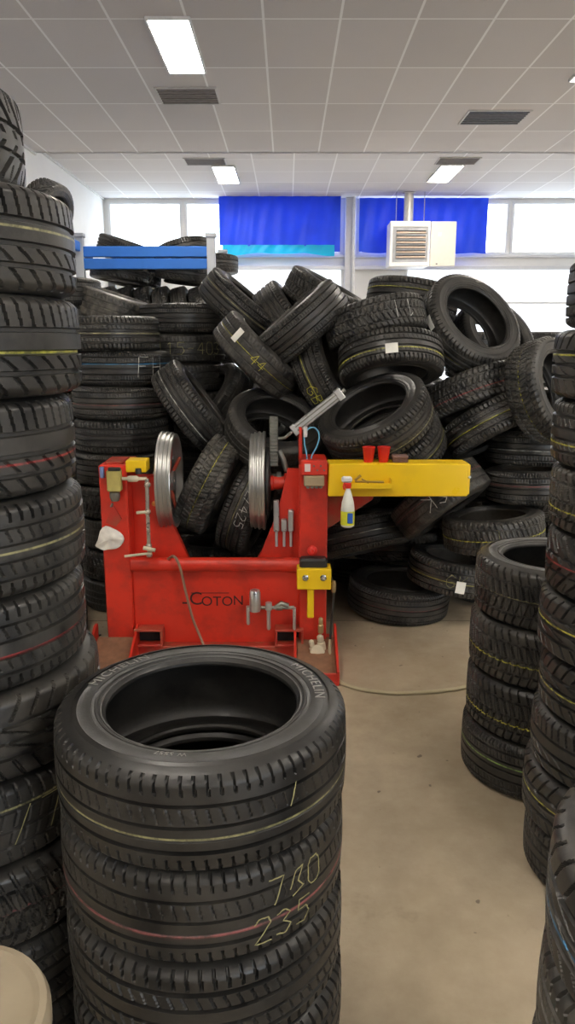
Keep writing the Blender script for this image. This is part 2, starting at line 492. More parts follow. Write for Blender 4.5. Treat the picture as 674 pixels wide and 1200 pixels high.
struct(mb.build('wall_back', WALL, smooth=False))
# glass
def glassmat(name, tint=(.95, .98, 1), mixf=.08):
    m, nt, b, out = nodemat(name)
    tr = nt.nodes.new('ShaderNodeBsdfTransparent'); tr.inputs[0].default_value = c4(tint)
    gl = nt.nodes.new('ShaderNodeBsdfGlossy'); gl.inputs['Roughness'].default_value = .05
    mx = nt.nodes.new('ShaderNodeMixShader'); mx.inputs[0].default_value = mixf
    nt.links.new(tr.outputs[0], mx.inputs[1]); nt.links.new(gl.outputs[0], mx.inputs[2]); nt.links.new(mx.outputs[0], out.inputs[0])
    nt.nodes.remove(b)
    return m
GLASS = glassmat('window_glass')
FR = simple('window_frame_white', (.78, .79, .80), .45, var=.04)
for i, (a, bx) in enumerate(wins):
    e = bpy.data.objects.new('window_%d' % (i + 1), None); COL.objects.link(e); e.location = ((a + bx) / 2, YB, ZW); e['kind'] = 'structure'
    f = MB()
    t = .05
    f.box(a, bx, YB - .02, YB + .06, ZW, ZW + t, .004).box(a, bx, YB - .02, YB + .06, ZT - t, ZT, .004)
    f.box(a, a + t, YB - .02, YB + .06, ZW + t, ZT - t, .004).box(bx - t, bx, YB - .02, YB + .06, ZW + t, ZT - t, .004)
    f.build('window_frame', FR, e)
    MB().box(a + t, bx - t, YB + .01, YB + .02, ZW + t, ZT - t, 0).build('pane', GLASS, e, smooth=False)
# daylight sectional doors of translucent white panels
def transl(name, col):
    m, nt, b, out = nodemat(name)
    tl = nt.nodes.new('ShaderNodeBsdfTranslucent'); tl.inputs[0].default_value = c4(col)
    b.inputs['Base Color'].default_value = c4(col); b.inputs['Roughness'].default_value = .5
    mx = nt.nodes.new('ShaderNodeMixShader'); mx.inputs[0].default_value = .6
    nt.links.new(b.outputs[0], mx.inputs[1]); nt.links.new(tl.outputs[0], mx.inputs[2]); nt.links.new(mx.outputs[0], out.inputs[0])
    return m
TP = transl('translucent_panel', (.92, .93, .95))
for i, (a, bx) in enumerate((D1, D2)):
    e = bpy.data.objects.new('door_%d' % (i + 1), None); COL.objects.link(e); e.location = ((a + bx) / 2, YB, 0); e['kind'] = 'structure'
    f = MB(); n = 5
    for k in range(n + 1):
        z = 3.3 * k / n; f.box(a, bx, YB - .01, YB + .05, max(0, z - .025), min(3.3, z + .025), .004)
    f.box(a, a + .06, YB - .015, YB + .055, 0, 3.3, .004).box(bx - .06, bx, YB - .015, YB + .055, 0, 3.3, .004)
    f.build('door_frame', FR, e)
    MB().box(a + .06, bx - .06, YB + .015, YB + .022, .02, 3.29, 0).build('door_panel', TP, e, smooth=False)
# rails below the windows, pillar and pipe
RAIL = simple('rail_grey', (.62, .63, .66), .4, .3, var=.05)
struct(MB().box(XL, XR, YB - .06, YB - .0, 3.50, 3.56, .005).build('trim_4', RAIL))
struct(MB().box(wx(262), XR, YB - .10, YB - .02, 3.27, 3.34, .005).build('trim_5', RAIL))
struct(MB().box(wx(404), wx(416), YB - .16, YB, 0, H2, .01).build('trim_6', simple('pillar_grey', (.55, .56, .60), .6, var=.05)))
pp = MB(); xx = wx(414)
pp.tube([(xx, YB - .2, 0), (xx, YB - .2, H2)], .03, 12)
for z in (3.5, 4.0, 4.4): pp.lathe([(.036, -.02), (.036, .02)], (xx, YB - .2, z), n=12)
tag(pp.build('drain_pipe', simple('pipe_white', (.7, .7, .7), .4)), 'grey vertical pipe on the pillar between the two blue sheets', 'pipe')

# wall behind the camera with an opening added to let daylight in
mb = MB(); ox0, ox1, oz = 2.6, 6.2, 3.2
mb.box(XL, ox0, YF - .2, YF, 0, H1, 0).box(ox1, XR, YF - .2, YF, 0, H1, 0).box(ox0, ox1, YF - .2, YF, oz, H1, 0)
struct(mb.build('wall_front', WALL, smooth=False))

# blue tarps hanging in front of the windows
def tarp_mat():
    m, nt, b, out = nodemat('blue_tarp')
    tc = nt.nodes.new('ShaderNodeTexCoord'); sep = nt.nodes.new('ShaderNodeSeparateXYZ'); nt.links.new(tc.outputs['Object'], sep.inputs[0])
    c = mixc(nt, noise(nt, 2.2, 3), c4((.012, .07, .62)), c4((.03, .14, .92)))
    nt.links.new(c, b.inputs['Base Color']); b.inputs['Roughness'].default_value = .45
    tl = nt.nodes.new('ShaderNodeBsdfTranslucent'); nt.links.new(c, tl.inputs[0])
    mx = nt.nodes.new('ShaderNodeMixShader'); mx.inputs[0].default_value = .35
    nt.links.new(b.outputs[0], mx.inputs[1]); nt.links.new(tl.outputs[0], mx.inputs[2]); nt.links.new(mx.outputs[0], out.inputs[0])
    return m
def transc(name, col):
    m, nt, b, out = nodemat(name)
    b.inputs['Base Color'].default_value = c4(col); b.inputs['Roughness'].default_value = .45
    tl = nt.nodes.new('ShaderNodeBsdfTranslucent'); tl.inputs[0].default_value = c4(col)
    mx = nt.nodes.new('ShaderNodeMixShader'); mx.inputs[0].default_value = .4
    nt.links.new(b.outputs[0], mx.inputs[1]); nt.links.new(tl.outputs[0], mx.inputs[2]); nt.links.new(mx.outputs[0], out.inputs[0])
    return m
def cloth(x0, x1, zt, zb_fn, y, th=.006, amp=.03, n=80, rows=12):
    mb = MB(); vs = []
    for s in (0, 1):
        for i in range(n + 1):
            x = x0 + (x1 - x0) * i / n; zb = zb_fn(i / n)
            for j in range(rows + 1):
                t = j / rows
                z = zt + (zb - zt) * t
                yy = y + s * th + amp * t * math.sin(x * 9.0 + math.sin(x * 3.1) * 2) * .6 + amp * .4 * math.sin(x * 23 + t * 3)
                vs.append((x, yy, z))
    R = rows + 1; N = (n + 1) * R; fs = []
    for i in range(n):
        for j in range(rows):
            a = i * R + j
            fs.append((a, a + R, a + R + 1, a + 1)); fs.append((N + a, N + a + 1, N + a + R + 1, N + a + R))
    for i in range(n):
        a = i * R; fs.append((a, N + a, N + a + R, a + R)); a += rows; fs.append((a, a + R, N + a + R, N + a))
    for j in range(rows):
        fs.append((j, j + 1, N + j + 1, N + j)); a = n * R + j; fs.append((a, N + a, N + a + 1, a + 1))
    mb.add(vs, fs); return mb
TM = tarp_mat(); CY = transc('cyan_band', (.02, .62, .85))
Yt = YB - .25
zb1 = lambda u: P(300, 287 + 7 * u + 2 * math.sin(u * 9), Yt).z
t1 = cloth(X_at(257, 268, Yt), X_at(399, 268, Yt), ZT + .05, zb1, Yt).build('hanging_tarp', TM)
tag(t1, 'bright blue plastic sheet with cyan lower band hung over window left of the pillar', 'sheet')
xa, xb = X_at(261, 290, Yt), X_at(392, 290, Yt)
mb = cloth(xa, xb, zb1(.5) + .02, lambda u: P(300, 300 - 3 * math.sin(u * 3.1) + .7 * math.sin(u * 15), Yt).z, Yt - .035, amp=.03)
mb.build('lower_band', CY, t1)['label'] = 'cyan lower band'
t2 = cloth(X_at(421, 268, Yt), X_at(571, 268, Yt), ZT + .02, lambda u: P(300, 295 + 3 * u + 1.2 * math.sin(u * 12), Yt).z, Yt).build('hanging_tarp', TM)
tag(t2, 'plain blue plastic sheet hung over window behind the hanging heater', 'sheet')

# ceiling lamps and ceiling vents
LAMP = emis('lamp_diffuser', (1.0, .92, .81), 27)
LFR = simple('lamp_frame', (.75, .75, .75), .4)
lamps = [(-.99, 7.5, H1, 'white ceiling lamp panel nearest the camera, left of the ceiling centre'),
         (3.06, 7.75, H1, 'white ceiling lamp cut off by the right edge, beside the dark ceiling vent'),
         (-1.02, 13.3, H2, 'small far ceiling lamp above the left blue sheet'),
         (2.60, 13.2, H2, 'far ceiling lamp above the hanging heater'),
         (-.99, 1.6, H1, 'added ceiling lamp overhead near the left tyre stack'), (2.78, 1.6, H1, 'added ceiling lamp overhead near the right tyre stacks'),  # from here on: out-of-view lamps added to light the hall
         (5.4, 4.6, H1, 'added ceiling lamp near the right wall'), (5.4, 10.4, H1, 'ceiling lamp near the right wall, added further back'),
         (-.99, -2.2, H1, 'added ceiling lamp behind the viewer at the left'), (2.78, -2.2, H1, 'added ceiling lamp behind the viewer at the right')]
for x, y, h, lab in lamps:
    e = empty('ceiling_lamp', (x, y, h), lab, 'ceiling lamp', 'ceiling lamps')
    w, l = .17, .62
    MB().box(x-w-.02, x+w+.02, y-l-.02, y-l, h-.03, h+.0, .003).box(x-w-.02, x+w+.02, y+l, y+l+.02, h-.03, h, .003).box(x-w-.02, x-w, y-l, y+l, h-.03, h, .003).box(x+w, x+w+.02, y-l, y+l, h-.03, h, .003).build('frame', LFR, e)
    MB().box(x-w, x+w, y-l, y+l, h-.02, h-.004, .002).build('diffuser', LAMP, e)
def vent(x, y, wx_, wy, h, mat, lab):
    e = empty('ceiling_vent', (x, y, h), lab, 'ceiling vent')
    MB().box(x-wx_/2, x+wx_/2, y-wy/2, y+wy/2, h-.008, h, .002).build('panel', mat, e)
    f = MB(); t = .02
    f.box(x-wx_/2-t, x+wx_/2+t, y-wy/2-t, y-wy/2, h-.014, h, .002).box(x-wx_/2-t, x+wx_/2+t, y+wy/2, y+wy/2+t, h-.014, h, .002)
    f.box(x-wx_/2-t, x-wx_/2, y-wy/2, y+wy/2, h-.014, h, .002).box(x+wx_/2, x+wx_/2+t, y-wy/2, y+wy/2, h-.014, h, .002)
    f.build('frame', simple('vent_frame', (.55, .53, .51), .5), e)
    s = MB()
    for k in range(7):
        yy = y - wy/2 + wy*(k+.5)/7; s.box(x-wx_/2, x+wx_/2, yy-.012, yy+.012, h-.016, h-.008, .001)
    s.build('slats', mat, e)
BRV = simple('vent_brown', (.20, .175, .155), .6); DKV = simple('vent_dark', (.085, .085, .09), .6)
vent(-1.08, 8.9, .62, .52, H1, BRV, 'brown square ceiling vent behind the nearest lamp')
vent(2.47, 9.7, .70, .54, H1, DKV, 'dark grey ceiling vent at the right side')
vent(-1.27, 12.4, .60, .42, H2, BRV, 'brown ceiling vent in front of the small far left lamp')
vent(2.62, 12.35, .60, .42, H2, BRV, 'brown ceiling vent in front of the far lamp over the heater')

# ------------------------------------------------------------------ hanging heater
Yh = 14.6
def hx(px): return P(px, 285, Yh).x
def hz(py): return P(480, py, Yh).z
e = empty('hanging_heater', (hx(481), Yh, hz(315)), 'white box heater with open side flap hanging from the ceiling', 'heater')
WH = simple('heater_white', (.82, .82, .80), .35, var=.03)
x0, x1, z0, z1 = hx(457), hx(504), hz(312), hz(259)
mb = MB().box(x0, x1, Yh + .04, Yh + .5, z0, z1, .015)
mb.box(x0, x1, Yh, Yh + .05, z0, z0 + .07, .006).box(x0, x1, Yh, Yh + .05, z1 - .10, z1, .006).box(x0, x0 + .05, Yh, Yh + .05, z0 + .07, z1 - .1, .006).box(x1 - .04, x1, Yh, Yh + .05, z0 + .07, z1 - .1, .006)
mb.build('cabinet', WH, e)
MB().box(x0 + .05, x1 - .04, Yh + .02, Yh + .045, z0 + .07, z1 - .1, .002).build('inner_panel', simple('heater_grey', (.40, .41, .43), .4), e)
g = MB(); gx0, gx1 = x0 + .12, x1 - .08; gz0, gz1 = z0 + .13, z1 - .15
for k in range(6):
    z = gz0 + (gz1 - gz0) * (k + .5) / 6; g.box(gx0, gx1, Yh - .01, Yh + .02, z - .022, z + .006, .004)
g.build('louvre', simple('louvre_copper', (.60, .46, .36), .4, .4), e)
g = MB()
for k in range(6):
    z = gz0 + (gz1 - gz0) * (k + .5) / 6; g.box(gx0, gx1, Yh - .004, Yh + .021, z + .008, z + .028, .002)
g.build('grille_slot_shade', simple('slot_shade_latch_black', (.02, .02, .02), .7), e)  # dark bars between the louvre blades stand in for shade
fl = MB().box(x1 + .005, hx(534), Yh - .02, Yh + .02, z0 - .0, z1 - .01, .006); fo = fl.build('side_flap', simple('heater_cream', (.68, .66, .58), .4, var=.05), e)
MB().box(x1 + .14, x1 + .20, Yh - .026, Yh - .019, z1 - .27, z1 - .2, .002).build('sticker', simple('paper_white', (.85, .84, .78), .8), fo)
MB().box(x1 + .12, x1 + .15, Yh - .03, Yh - .019, z0 + .03, z0 + .05, .002).build('latch', simple('slot_shade_latch_black', (.02, .02, .02), .7), fo)
MB().lathe([(.09, 0), (.09, H2 - z1 - .02)], (hx(480) + 0, Yh + .25, z1), n=20).lathe([(.12, H2 - z1 - .03), (.12, H2 - z1 - .01)], (hx(480), Yh + .25, z1), n=20).build('flue_pipe', simple('flue', (.66, .64, .60), .4, .4), e)
for px in (465, 498):
    MB().tube([(hx(px), Yh + .2, z1), (hx(px), Yh + .2, H2)], .008, 8).build('hanger_rod', simple('rod', (.5, .5, .5), .4, .8), e)

# ------------------------------------------------------------------ pallet rack
BLUE = simple('rack_blue', (.03, .17, .62), .4, var=.06); GALV = simple('rack_grey', (.52, .55, .60), .4, .5, var=.08)
Ya, Yc = 8.5, 10.0
xl, xr = -2.26, -.83
zs = 2.84
r_ = empty('pallet_rack', ((xl + xr) / 2, Ya, 0), 'blue beamed pallet rack with grey posts holding tyres at rear left', 'rack')
for (x, y, zt) in ((xl, Ya, zs + .17), (xr, Ya, zs + .17), (xl, Yc, zs + .17), (xr, Yc, zs + .17)):
    q = MB().box(x - .045, x + .045, y - .035, y + .035, 0, zt, .004)
    pst = q.build('post', GALV, r_)
    MB().box(x - .06, x + .06, y - .05, y + .05, zt - .02, zt + .02, .004).build('post_cap', GALV, pst)
for y in (Ya, Yc):
    for z in ((zs, 1.78, .9) if y == Yc else (zs, zs - .125, 1.78, .9)):
        MB().box(xl + .045, xr - .045, y - .03, y + .03, z - .055, z + .055, .006).build('beam', BLUE, r_)
MB().box(xl - .02, xl + .02, 5.4, Ya - .04, zs - .0, zs + .10, .005).build('beam', BLUE, r_)
MB().box(-3.3, xl - .05, Yc - .03, Yc + .03, zs - .055, zs + .055, .006).build('beam', BLUE, r_)
MB().box(-3.3, -3.26, 5.4, Yc - .04, zs, zs + .1, .005).build('beam', BLUE, r_)
for x in (xl, -3.28):
    MB().box(x - .045, x + .045, 5.3, 5.38, 0, zs + .17, .004).build('post', GALV, r_)
MB().box(-3.325, -3.235, Yc + -.035, Yc + .035, 0, zs + .17, .004).build('post', GALV, r_)
KS = ['rib', 'winter', 'fine', 'worn', 'asym', 'sport']
def rackt(x, y, z, ax, lab, grp, **k):
    return tyre(Matrix.Translation((x, y, z)) @ basis_from_axis(ax, random.random()*6), kind=random.choice(KS), label=lab, group=grp, **k)
# lying / leaning on the top shelf
pos = ['outside its left post', 'in front at left, tilted', 'in front at right, tilted', 'behind at left', 'behind at right']
xs_ = [-2.66, -1.93, -1.24, -1.62, -.96]
for i, x in enumerate(xs_):
    zz = zs + (.03, .10, .07, .005, .005)[i]
    ax = ((.15, -.1, 1), (.32, -.1, .95), (-.24, .1, .97), (.02, 0, 1), (0, .03, 1))[i]
    R = .33
    rackt(x, (9.3 if i < 3 else 9.99), zz, ax, 'dark tyre on the top shelf of the blue rack, ' + pos[i], 'tyres on the top rack shelf')
# leaning row below the top beams
for i in range(6):
    x = -2.0 + i * .205
    for j, (y, z) in enumerate(((8.90, 1.835 + .345), (9.60, 1.835 + .345))):
        rackt(x, y, z, (.97, -.04, .25), 'dark tyre leaning in the row under the top beams of the blue rack', 'leaning tyres in the rack', W=.18)
for i, (x, y) in enumerate(((-1.92, 8.88), (-1.18, 8.88), (-1.9, 9.62), (-1.2, 9.62))):
    rackt(x, y, 2.645 + .0 * i, (.12, .05 - .1 * (i % 2), 1), 'dark tyre lying flat on the leaning row under the rack top beams', 'flat tyres in the rack', W=.17)

tpix(53, 253, 7.6, -25, .55, kind='vee', label='lone grey tyre perched high on the rack beside the left wall', tone=1.2, dust=1.2)

# ------------------------------------------------------------------ stacks
ORD = ['top', 'second', 'third', 'fourth', 'fifth', 'sixth', 'seventh', 'eighth', 'ninth', 'tenth', 'eleventh', 'twelfth']
def stack(x, y, n, W, spec, where, group, hi=False, R=R0, tone=1.0, dust=1.0):
    """spec: list from the TOP of (kind, stripe, z0, dx, dy)"""
    out = []
    for i in range(n):                      # i from the top
        k = spec[i] if i < len(spec) else (random.choice(KS), None, 0, 0, 0)
        kind, stripe, z0_, dx, dy = k[:5]
        if i >= len(spec): dx, dy = random.uniform(-.012, .012), random.uniform(-.012, .012)
        z = W * (n - 1 - i) + W / 2
        M = Matrix.Translation((x + dx, y + dy, z)) @ Matrix.Rotation(random.uniform(0, 6), 4, 'Z')
        nm = ('bottom' if i == n - 1 else (ORD[i] if i == 0 else ORD[i] + ' from the top'))
        st = {'yellow': 'a yellow line', 'paleyellow': 'a faint yellow line', 'red': 'a red line', 'white': 'a white line', 'blue': 'a blue line', 'pink': 'a dull red line', 'green': 'a green line'}.get(stripe)
        lab = 'tyre ' + ('with %s' % st if st else 'without a line') + ', ' + nm.replace('from the top', 'from top') + ' of the ' + where
        out.append(tyre(M, kind, hi, stripe, z0_, tone, dust, R=k[5] if len(k) > 5 else R, W=W - .0004, label=lab, group=group))
    return out

# front centre stack
FS = stack(-.195, 1.56, 5, .222, [('touring', 'paleyellow', -.022, 0, 0), ('touring', 'pink', -.03, -.004, .012), ('rib', None, 0, -.003, .006), ('rib', None, 0, 0, 0), ('rib', None, 0, 0, 0)],
      'front centre stack', 'tyres of the front centre stack', hi=True, tone=.75, dust=.55)
chalk(FS[1], '7?0', 'paleyellow', .035, .060, .62, thick=.0035)
chalk(FS[1], '235', 'paleyellow', -.045, .060, .52, thick=.0035)
chalk(FS[0], 'I', 'paleyellow', .03, .05, .55, slant=.3)
# left tall stack
LS = stack(-.84, 1.80, 11, .222, [('vee', None, 0, -.085, .0, .32), ('asym', 'paleyellow', .02, .01, 0), ('asym', 'yellow', -.012, .01, 0), ('asym', 'red', -.03, -.02, 0), ('rib', 'paleyellow', 0, -.01, 0),
      ('rib', 'red', -.02, -.02, 0), ('sport', None, 0, .005, .01), ('worn', 'paleyellow', .05, -.015, 0), ('winter', 'pink', 0, 0, 0), ('rib', None, 0, .0, 0), ('rib', None, 0, 0, 0)],
      'tall left edge stack', 'tyres of the tall left stack', hi=True, tone=1.0, dust=.8)
chalk(LS[7], '-/7', 'paleyellow', .0, .09, .35, thick=.003)
# right near stacks
RS1 = stack(1.15, 3.06, 4, .2525, [('winter', 'paleyellow', 0.0, 0, 0), ('winter', 'yellow', -.02, -.01, 0), ('winter', 'yellow', -.035, -.01, 0), ('fine', 'green', .02, -.02, 0)],
      'short right stack', 'tyres of the short right stack', hi=True, dust=.8)
RS2 = stack(1.215, 2.39, 10, .215, [('fine', None, 0, 0, 0), ('sport', 'yellow', .03, -.03, 0), ('rib', 'yellow', -.045, -.015, 0), ('winter', 'yellow', -.04, -.005, 0), ('vee', 'red', .0, .0, 0),
      ('sport', 'yellow', .01, -.01, 0), ('sport', 'yellow', -.01, .01, 0), ('asym', 'yellow', -.055, -.005, 0), ('sport', 'yellow', .01, -.02, 0), ('rib', None, 0, 0, 0)],
      'tall right edge stack', 'tyres of the tall right stack', hi=True, dust=.8)
chalk(RS2[3], '?', 'white', .03, .08, -.25, thick=.006)
NR = stack(.76, 1.0, 5, .223, [('sport', 'blue', -.02, 0, 0), ('rib', None, 0, 0, 0)], 'nearest lower right stack', 'tyres of the nearest right stack', hi=True, tone=1.5, dust=1.0)
# rear left stacks
S1x = P(143, 500, 5.3).x
ST1 = stack(S1x, 5.3, 9, .229, [('rib', 'paleyellow', 0, -.04, 0), ('fine', 'blue', .03, .03, 0), ('fine', 'pink', -.01, .0, 0), ('rib', None, 0, 0, 0), ('fine', None, 0, -.02, 0)],
      'stack behind left column', 'tyres of the stack behind the machine', dust=1.1)
chalk(ST1[1], 'FH', 'white', .01, .13, .62, thick=.004)
S2x = P(211, 380, 5.75).x
ST2 = stack(S2x, 5.92, 10, .217, [('fine', None, 0, 0, 0), ('worn', None, 0, -.01, 0), ('worn', None, 0, -.02, 0)],
      'rear stack right of left column', 'tyres of the second rear stack')
chalk(ST2[1], '115-403', 'paleyellow', .0, .09, .22, thick=.004)
ST0 = stack(P(30, 600, 4.6).x, 4.6, 5, .243, [('rib', 'paleyellow', -.02, 0, 0), ('worn', None, 0, .01, 0), ('rib', 'paleyellow', .0, 0, 0), ('vee', 'paleyellow', 0, .0, 0), ('rib', None, 0, .01, 0)],
      'low stack left of machine', 'tyres of the low rear left stack')
S3x = P(66, 345, 6.1).x
ST3 = stack(S3x, 6.1, 11, .2155, [('fine', None, 0, .02, 0), ('worn', None, 0, 0, 0)], 'hindmost rear left stack', 'tyres of the rear corner stack')
tpix(134, 361, 6.15, 72, .06, kind='worn', label='brownish dusty tyre leaning over the gap between the two rear left stacks', dust=1.8, tone=1.2)
tyre(Matrix.Translation((P(134, 400, 6.2).x + .02, 6.72, 1.92)) @ basis_from_axis((.1, 0, 1)), kind='worn', label='dark tyre lying under the brownish dusty tyre at rear left', group='hidden rear tyres')

# ------------------------------------------------------------------ the pile
PG = 'tyres of the big heap'
SPEC = {}; DEF = []; T = {}
def pt(px, py, Y, nang, e, kind, lab, **kw):
    return dict(px=px, py=py, Y=Y, nang=nang, e=e, kind=kind, label=lab, group=PG, kw=kw)
PLACED = []      # (matrix without scale, R, W)
def ring_pts(R, W):
    out = []
    for r in (R, R * .84, R * .68):
        for z in (-.49, 0, .49) if r == R else (-.49, .49):
            for k in range(36):
                an = 2 * PI * k / 36; out.append((r * math.cos(an), r * math.sin(an), z * W, 1))
    return np.array(out).T
def inside(Ma, Ra, Wa, Mb, Rb_, Wb):
    if (Ma.translation - Mb.translation).length > Ra + Rb_ + .05: return 0
    M = np.array(Mb.inverted() @ Ma)
    p = M @ ring_pts(Ra, Wa)
    r = np.hypot(p[0], p[1]); z = np.abs(p[2])
    return int(((r < Rb_ - .012) & (r > Rb_ * .66 + .006) & (z < Wb * .5 - .010)).sum())
def clash(M, R, W, lim):
    n = 0
    for (Mb, Rb_, Wb) in PLACED:
        n += inside(M, R, W, Mb, Rb_, Wb) + inside(Mb, Rb_, Wb, M, R, W)
        if n > lim: return n
    return n
def mat_pix(px, py, Y, nang, e, spin):
    d = ray(px, py).normalized(); toward = -d
    r = RT - d * RT.dot(d); r.normalize(); u = r.cross(d); u.normalize()
    a = math.radians(nang); ca = math.sqrt(max(0, 1 - e * e))
    return Matrix.Translation(P(px, py, Y)) @ basis_from_axis((r * math.cos(a) + u * math.sin(a)) * ca + toward * e, spin)
def place_pile():
    for o in COL.objects:
        if o.name.startswith('tyre') and o.type == 'MESH' and o.parent is None:
            sc = o.matrix_basis.to_scale(); l, q, _ = o.matrix_basis.decompose()
            PLACED.append((Matrix.LocRotScale(l, q, None), R0 * sc.x, W0 * sc.z))
    for k, sp in sorted(T.items(), key=lambda t: t[1]['Y']):
        R_, W_ = sp['kw'].get('R', R0), sp['kw'].get('W', W0); spin = random.uniform(0, 6)
        best = None
        for s_ in range(0, 26):
            Y = sp['Y'] - .10 + s_ * .035
            f = min(1.06, max(.97, Y / sp['Y']))
            M = mat_pix(sp['px'], sp['py'], Y, sp['nang'], sp['e'], spin)
            lo = min((M @ Vector((R_*f*math.cos(a), R_*f*math.sin(a), z))).z for a in [i*.3 for i in range(21)] for z in (-W_/2, W_/2))
            n = clash(M, R_ * f, W_ * f, 400) + (60 if lo < 0 else 0)
            cost = n + abs(Y - sp['Y']) * 60
            if best is None or cost < best[0]: best = (cost, n, M, R_ * f, W_ * f, Y)
        c_, n, M, R_, W_, Y = best
        PLACED.append((M, R_, W_))
        kw = dict(sp['kw']); kw['R'] = R_; kw['W'] = W_
        T[k] = tyre(M, kind=sp['kind'], label=sp['label'], group=PG, **kw)
        if n > 8: print('PILE', k, 'clash', n, 'Y', round(sp['Y'], 2), '->', round(Y, 2))
T[1] = pt(284, 362, 5.45, 50, .10, 'fine', 'tyre leaning down to the right at upper left of the heap, beside rack post', stripe='paleyellow', z0=.02)
T[2] = pt(303, 417, 5.05, 46, .10, 'worn', 'tyre with small white sticker and yellow line, slanting down to the right', stripe='yellow', z0=0)
DEF.append(lambda: paper(T[2], .03, .045, .09, P(264, 390, 4.75), 'paper_white'))
DEF.append(lambda: chalk(T[2], '44', 'yellow', .0, .07, .1, thick=.003))
T[3] = pt(340, 380, 5.65, 38, .10, 'rib', 'tyre peeking out in the notch between two slanting tyres on the heap crest')
T[4] = pt(354, 380, 5.05, 130, .06, 'fine', 'finely grooved tyre slanting up to the right, upper middle of the heap', W=.24)
T[5] = pt(383, 350, 5.75, 62, .08, 'winter', 'dark blocky tyre slanting down to the right on the crest of the heap')
T[6] = pt(424, 374, 6.2, 80, .1, 'worn', 'tyre mostly hidden on the heap crest, left of the heater', tone=1.1)
T[7] = pt(483, 352, 5.55, 262, .16, 'rib', 'top tyre of the heap just below the heater, with a yellow line', stripe='yellow', z0=-.03, dust=1.6, tone=1.1)
T[8] = pt(440, 380, 5.05, 284, .20, 'winter', 'tyre lying nearly flat below the heater, with chalk strokes', R=.335)
DEF.append(lambda: chalk(T[8], '1I', 'white', .0, .11, -.55, thick=.004))
T[9] = pt(458, 424, 4.78, 276, .34, 'rib', 'tyre with a square white sticker and yellow line in the middle of the heap', stripe='yellow', z0=.03)
DEF.append(lambda: paper(T[9], .035, .075, .06, P(459, 390, 4.4)))
T[10] = pt(380, 432, 5.0, 24, .30, 'fine', 'tyre standing on edge with yellow chalk figures, opening to the right', stripe='yellow', z0=-.02)
DEF.append(lambda: chalk(T[10], 'GB0', 'yellow', -.03, .07, .55, thick=.004, wf=.8))
T[11] = pt(549, 382, 4.95, 47, .60, 'rib', 'tyre showing its open round side at top right of the heap', stripe='yellow', z0=-.02, R=.345)
DEF.append(lambda: paper(T[11], .04, .09, .04, P(500, 352, 4.7)))
T[12] = pt(577, 399, 5.75, 46, .60, 'worn', 'tyre just showing behind the open sided one at top right of heap')
T[13] = pt(553, 461, 5.0, 291, .14, 'winter', 'tyre with a red line slanting up to the right, right part of heap', stripe='red', z0=.03)
T[14] = pt(577, 497, 4.95, 298, .14, 'rib', 'tyre with a yellow line slanting up, directly below the red lined tyre', stripe='yellow', z0=.01)
T[15] = pt(641, 458, 4.75, 18, .46, 'winter', 'tyre standing tilted with its opening to the right, beside the tall right stack', stripe='yellow', z0=.0)
T[16] = pt(628, 524, 5.0, 88, .05, 'fine', 'flat tyre with a pale line, upper of two at right of the heap', stripe='white', z0=-.01)
T[17] = pt(627, 566, 5.0, 90, .14, 'fine', 'flat tyre with a dull red line, lower of two at right of the heap', stripe='pink', z0=.02)
T[18] = pt(440, 490, 4.62, 116, .50, 'rib', 'large open topped tyre tilted to the left above the yellow beam', stripe='paleyellow', z0=-.05, R=.355)
T[19] = pt(458, 524, 4.75, 116, .50, 'rib', 'tyre with a yellow line directly under the large open topped tyre', stripe='yellow', z0=-.01, R=.35)
T[20] = pt(507, 545, 5.15, 60, .45, 'worn', 'tyre partly hidden right of open topped tyre, above the yellow beam end')
T[21] = pt(516, 585, 4.72, 306, .10, 'worn', 'tyre with chalk letters slanting up to the right below the yellow beam', stripe='pink', z0=-.02)
DEF.append(lambda: chalk(T[21], 'SK', 'white', .015, .10, .12, thick=.006))
T[22] = pt(422, 628, 4.78, 282, .06, 'fine', 'tyre with a white line just right of the machine, below the yellow beam', stripe='white', z0=.0)
T[24] = pt(534, 668, 4.95, 78, .24, 'rib', 'tyre with paper sticker and chalk letters, left of the short right stack', stripe='yellow', z0=-.01)
DEF.append(lambda: chalk(T[24], 'GK', 'paleyellow', .0, .09, .1, thick=.003))
DEF.append(lambda: paper(T[24], -.03, .06, .08, P(541, 682, 4.6)))
T[25] = pt(578, 620, 4.78, 93, .22, 'winter', 'tyre with a yellow line lying above the short right stack', stripe='yellow', z0=-.01, tone=1.1)
DEF.append(lambda: chalk(T[25], 'I', 'paleyellow', .0, .12, .15, thick=.003))
tyre(Matrix.Translation((P(467, 690, 5.08).x, 5.08, .125)) @ basis_from_axis((.06, -.02, 1)), kind='fine', R=.362, W=.232, stripe='pink', z0=.0,
     label='tyre lying open on the floor at the foot of the heap, right of the machine', group=PG)
tyre(Matrix.Translation((P(575, 700, 5.4).x, 5.45, .112)), kind='worn', label='dark tyre flat on the floor behind the short right stack', group=PG)
T[26] = pt(322, 504, 4.88, 72, .62, 'worn', 'tyre with its open side facing out, between the two silver discs', tone=1.0)
T[27] = pt(252, 474, 5.7, 140, .30, 'worn', 'shiny dark tyre deep in the heap, above the gap between the discs')
T[28] = pt(226, 478, 5.0, 36, .12, 'rib', 'white lined tyre sloping down to the right above the left silver disc', stripe='white', z0=-.03)
T[29] = pt(246, 567, 4.78, 333, .10, 'winter', 'steeply leaning tyre with a yellow line right of the left silver disc', stripe='yellow', z0=.0, dust=1.4, tone=1.2)
T[30] = pt(293, 592, 4.82, 336, .16, 'rib', 'steeply leaning tyre with white chalk figures behind the right silver disc', stripe='paleyellow', z0=-.02)
DEF.append(lambda: chalk(T[30], '2/425', 'white', .03, .06, .15, thick=.004))
T[31] = pt(258, 652, 4.86, 91, .2, 'winter', 'tyre lying flat behind the red cross tube of the machine')
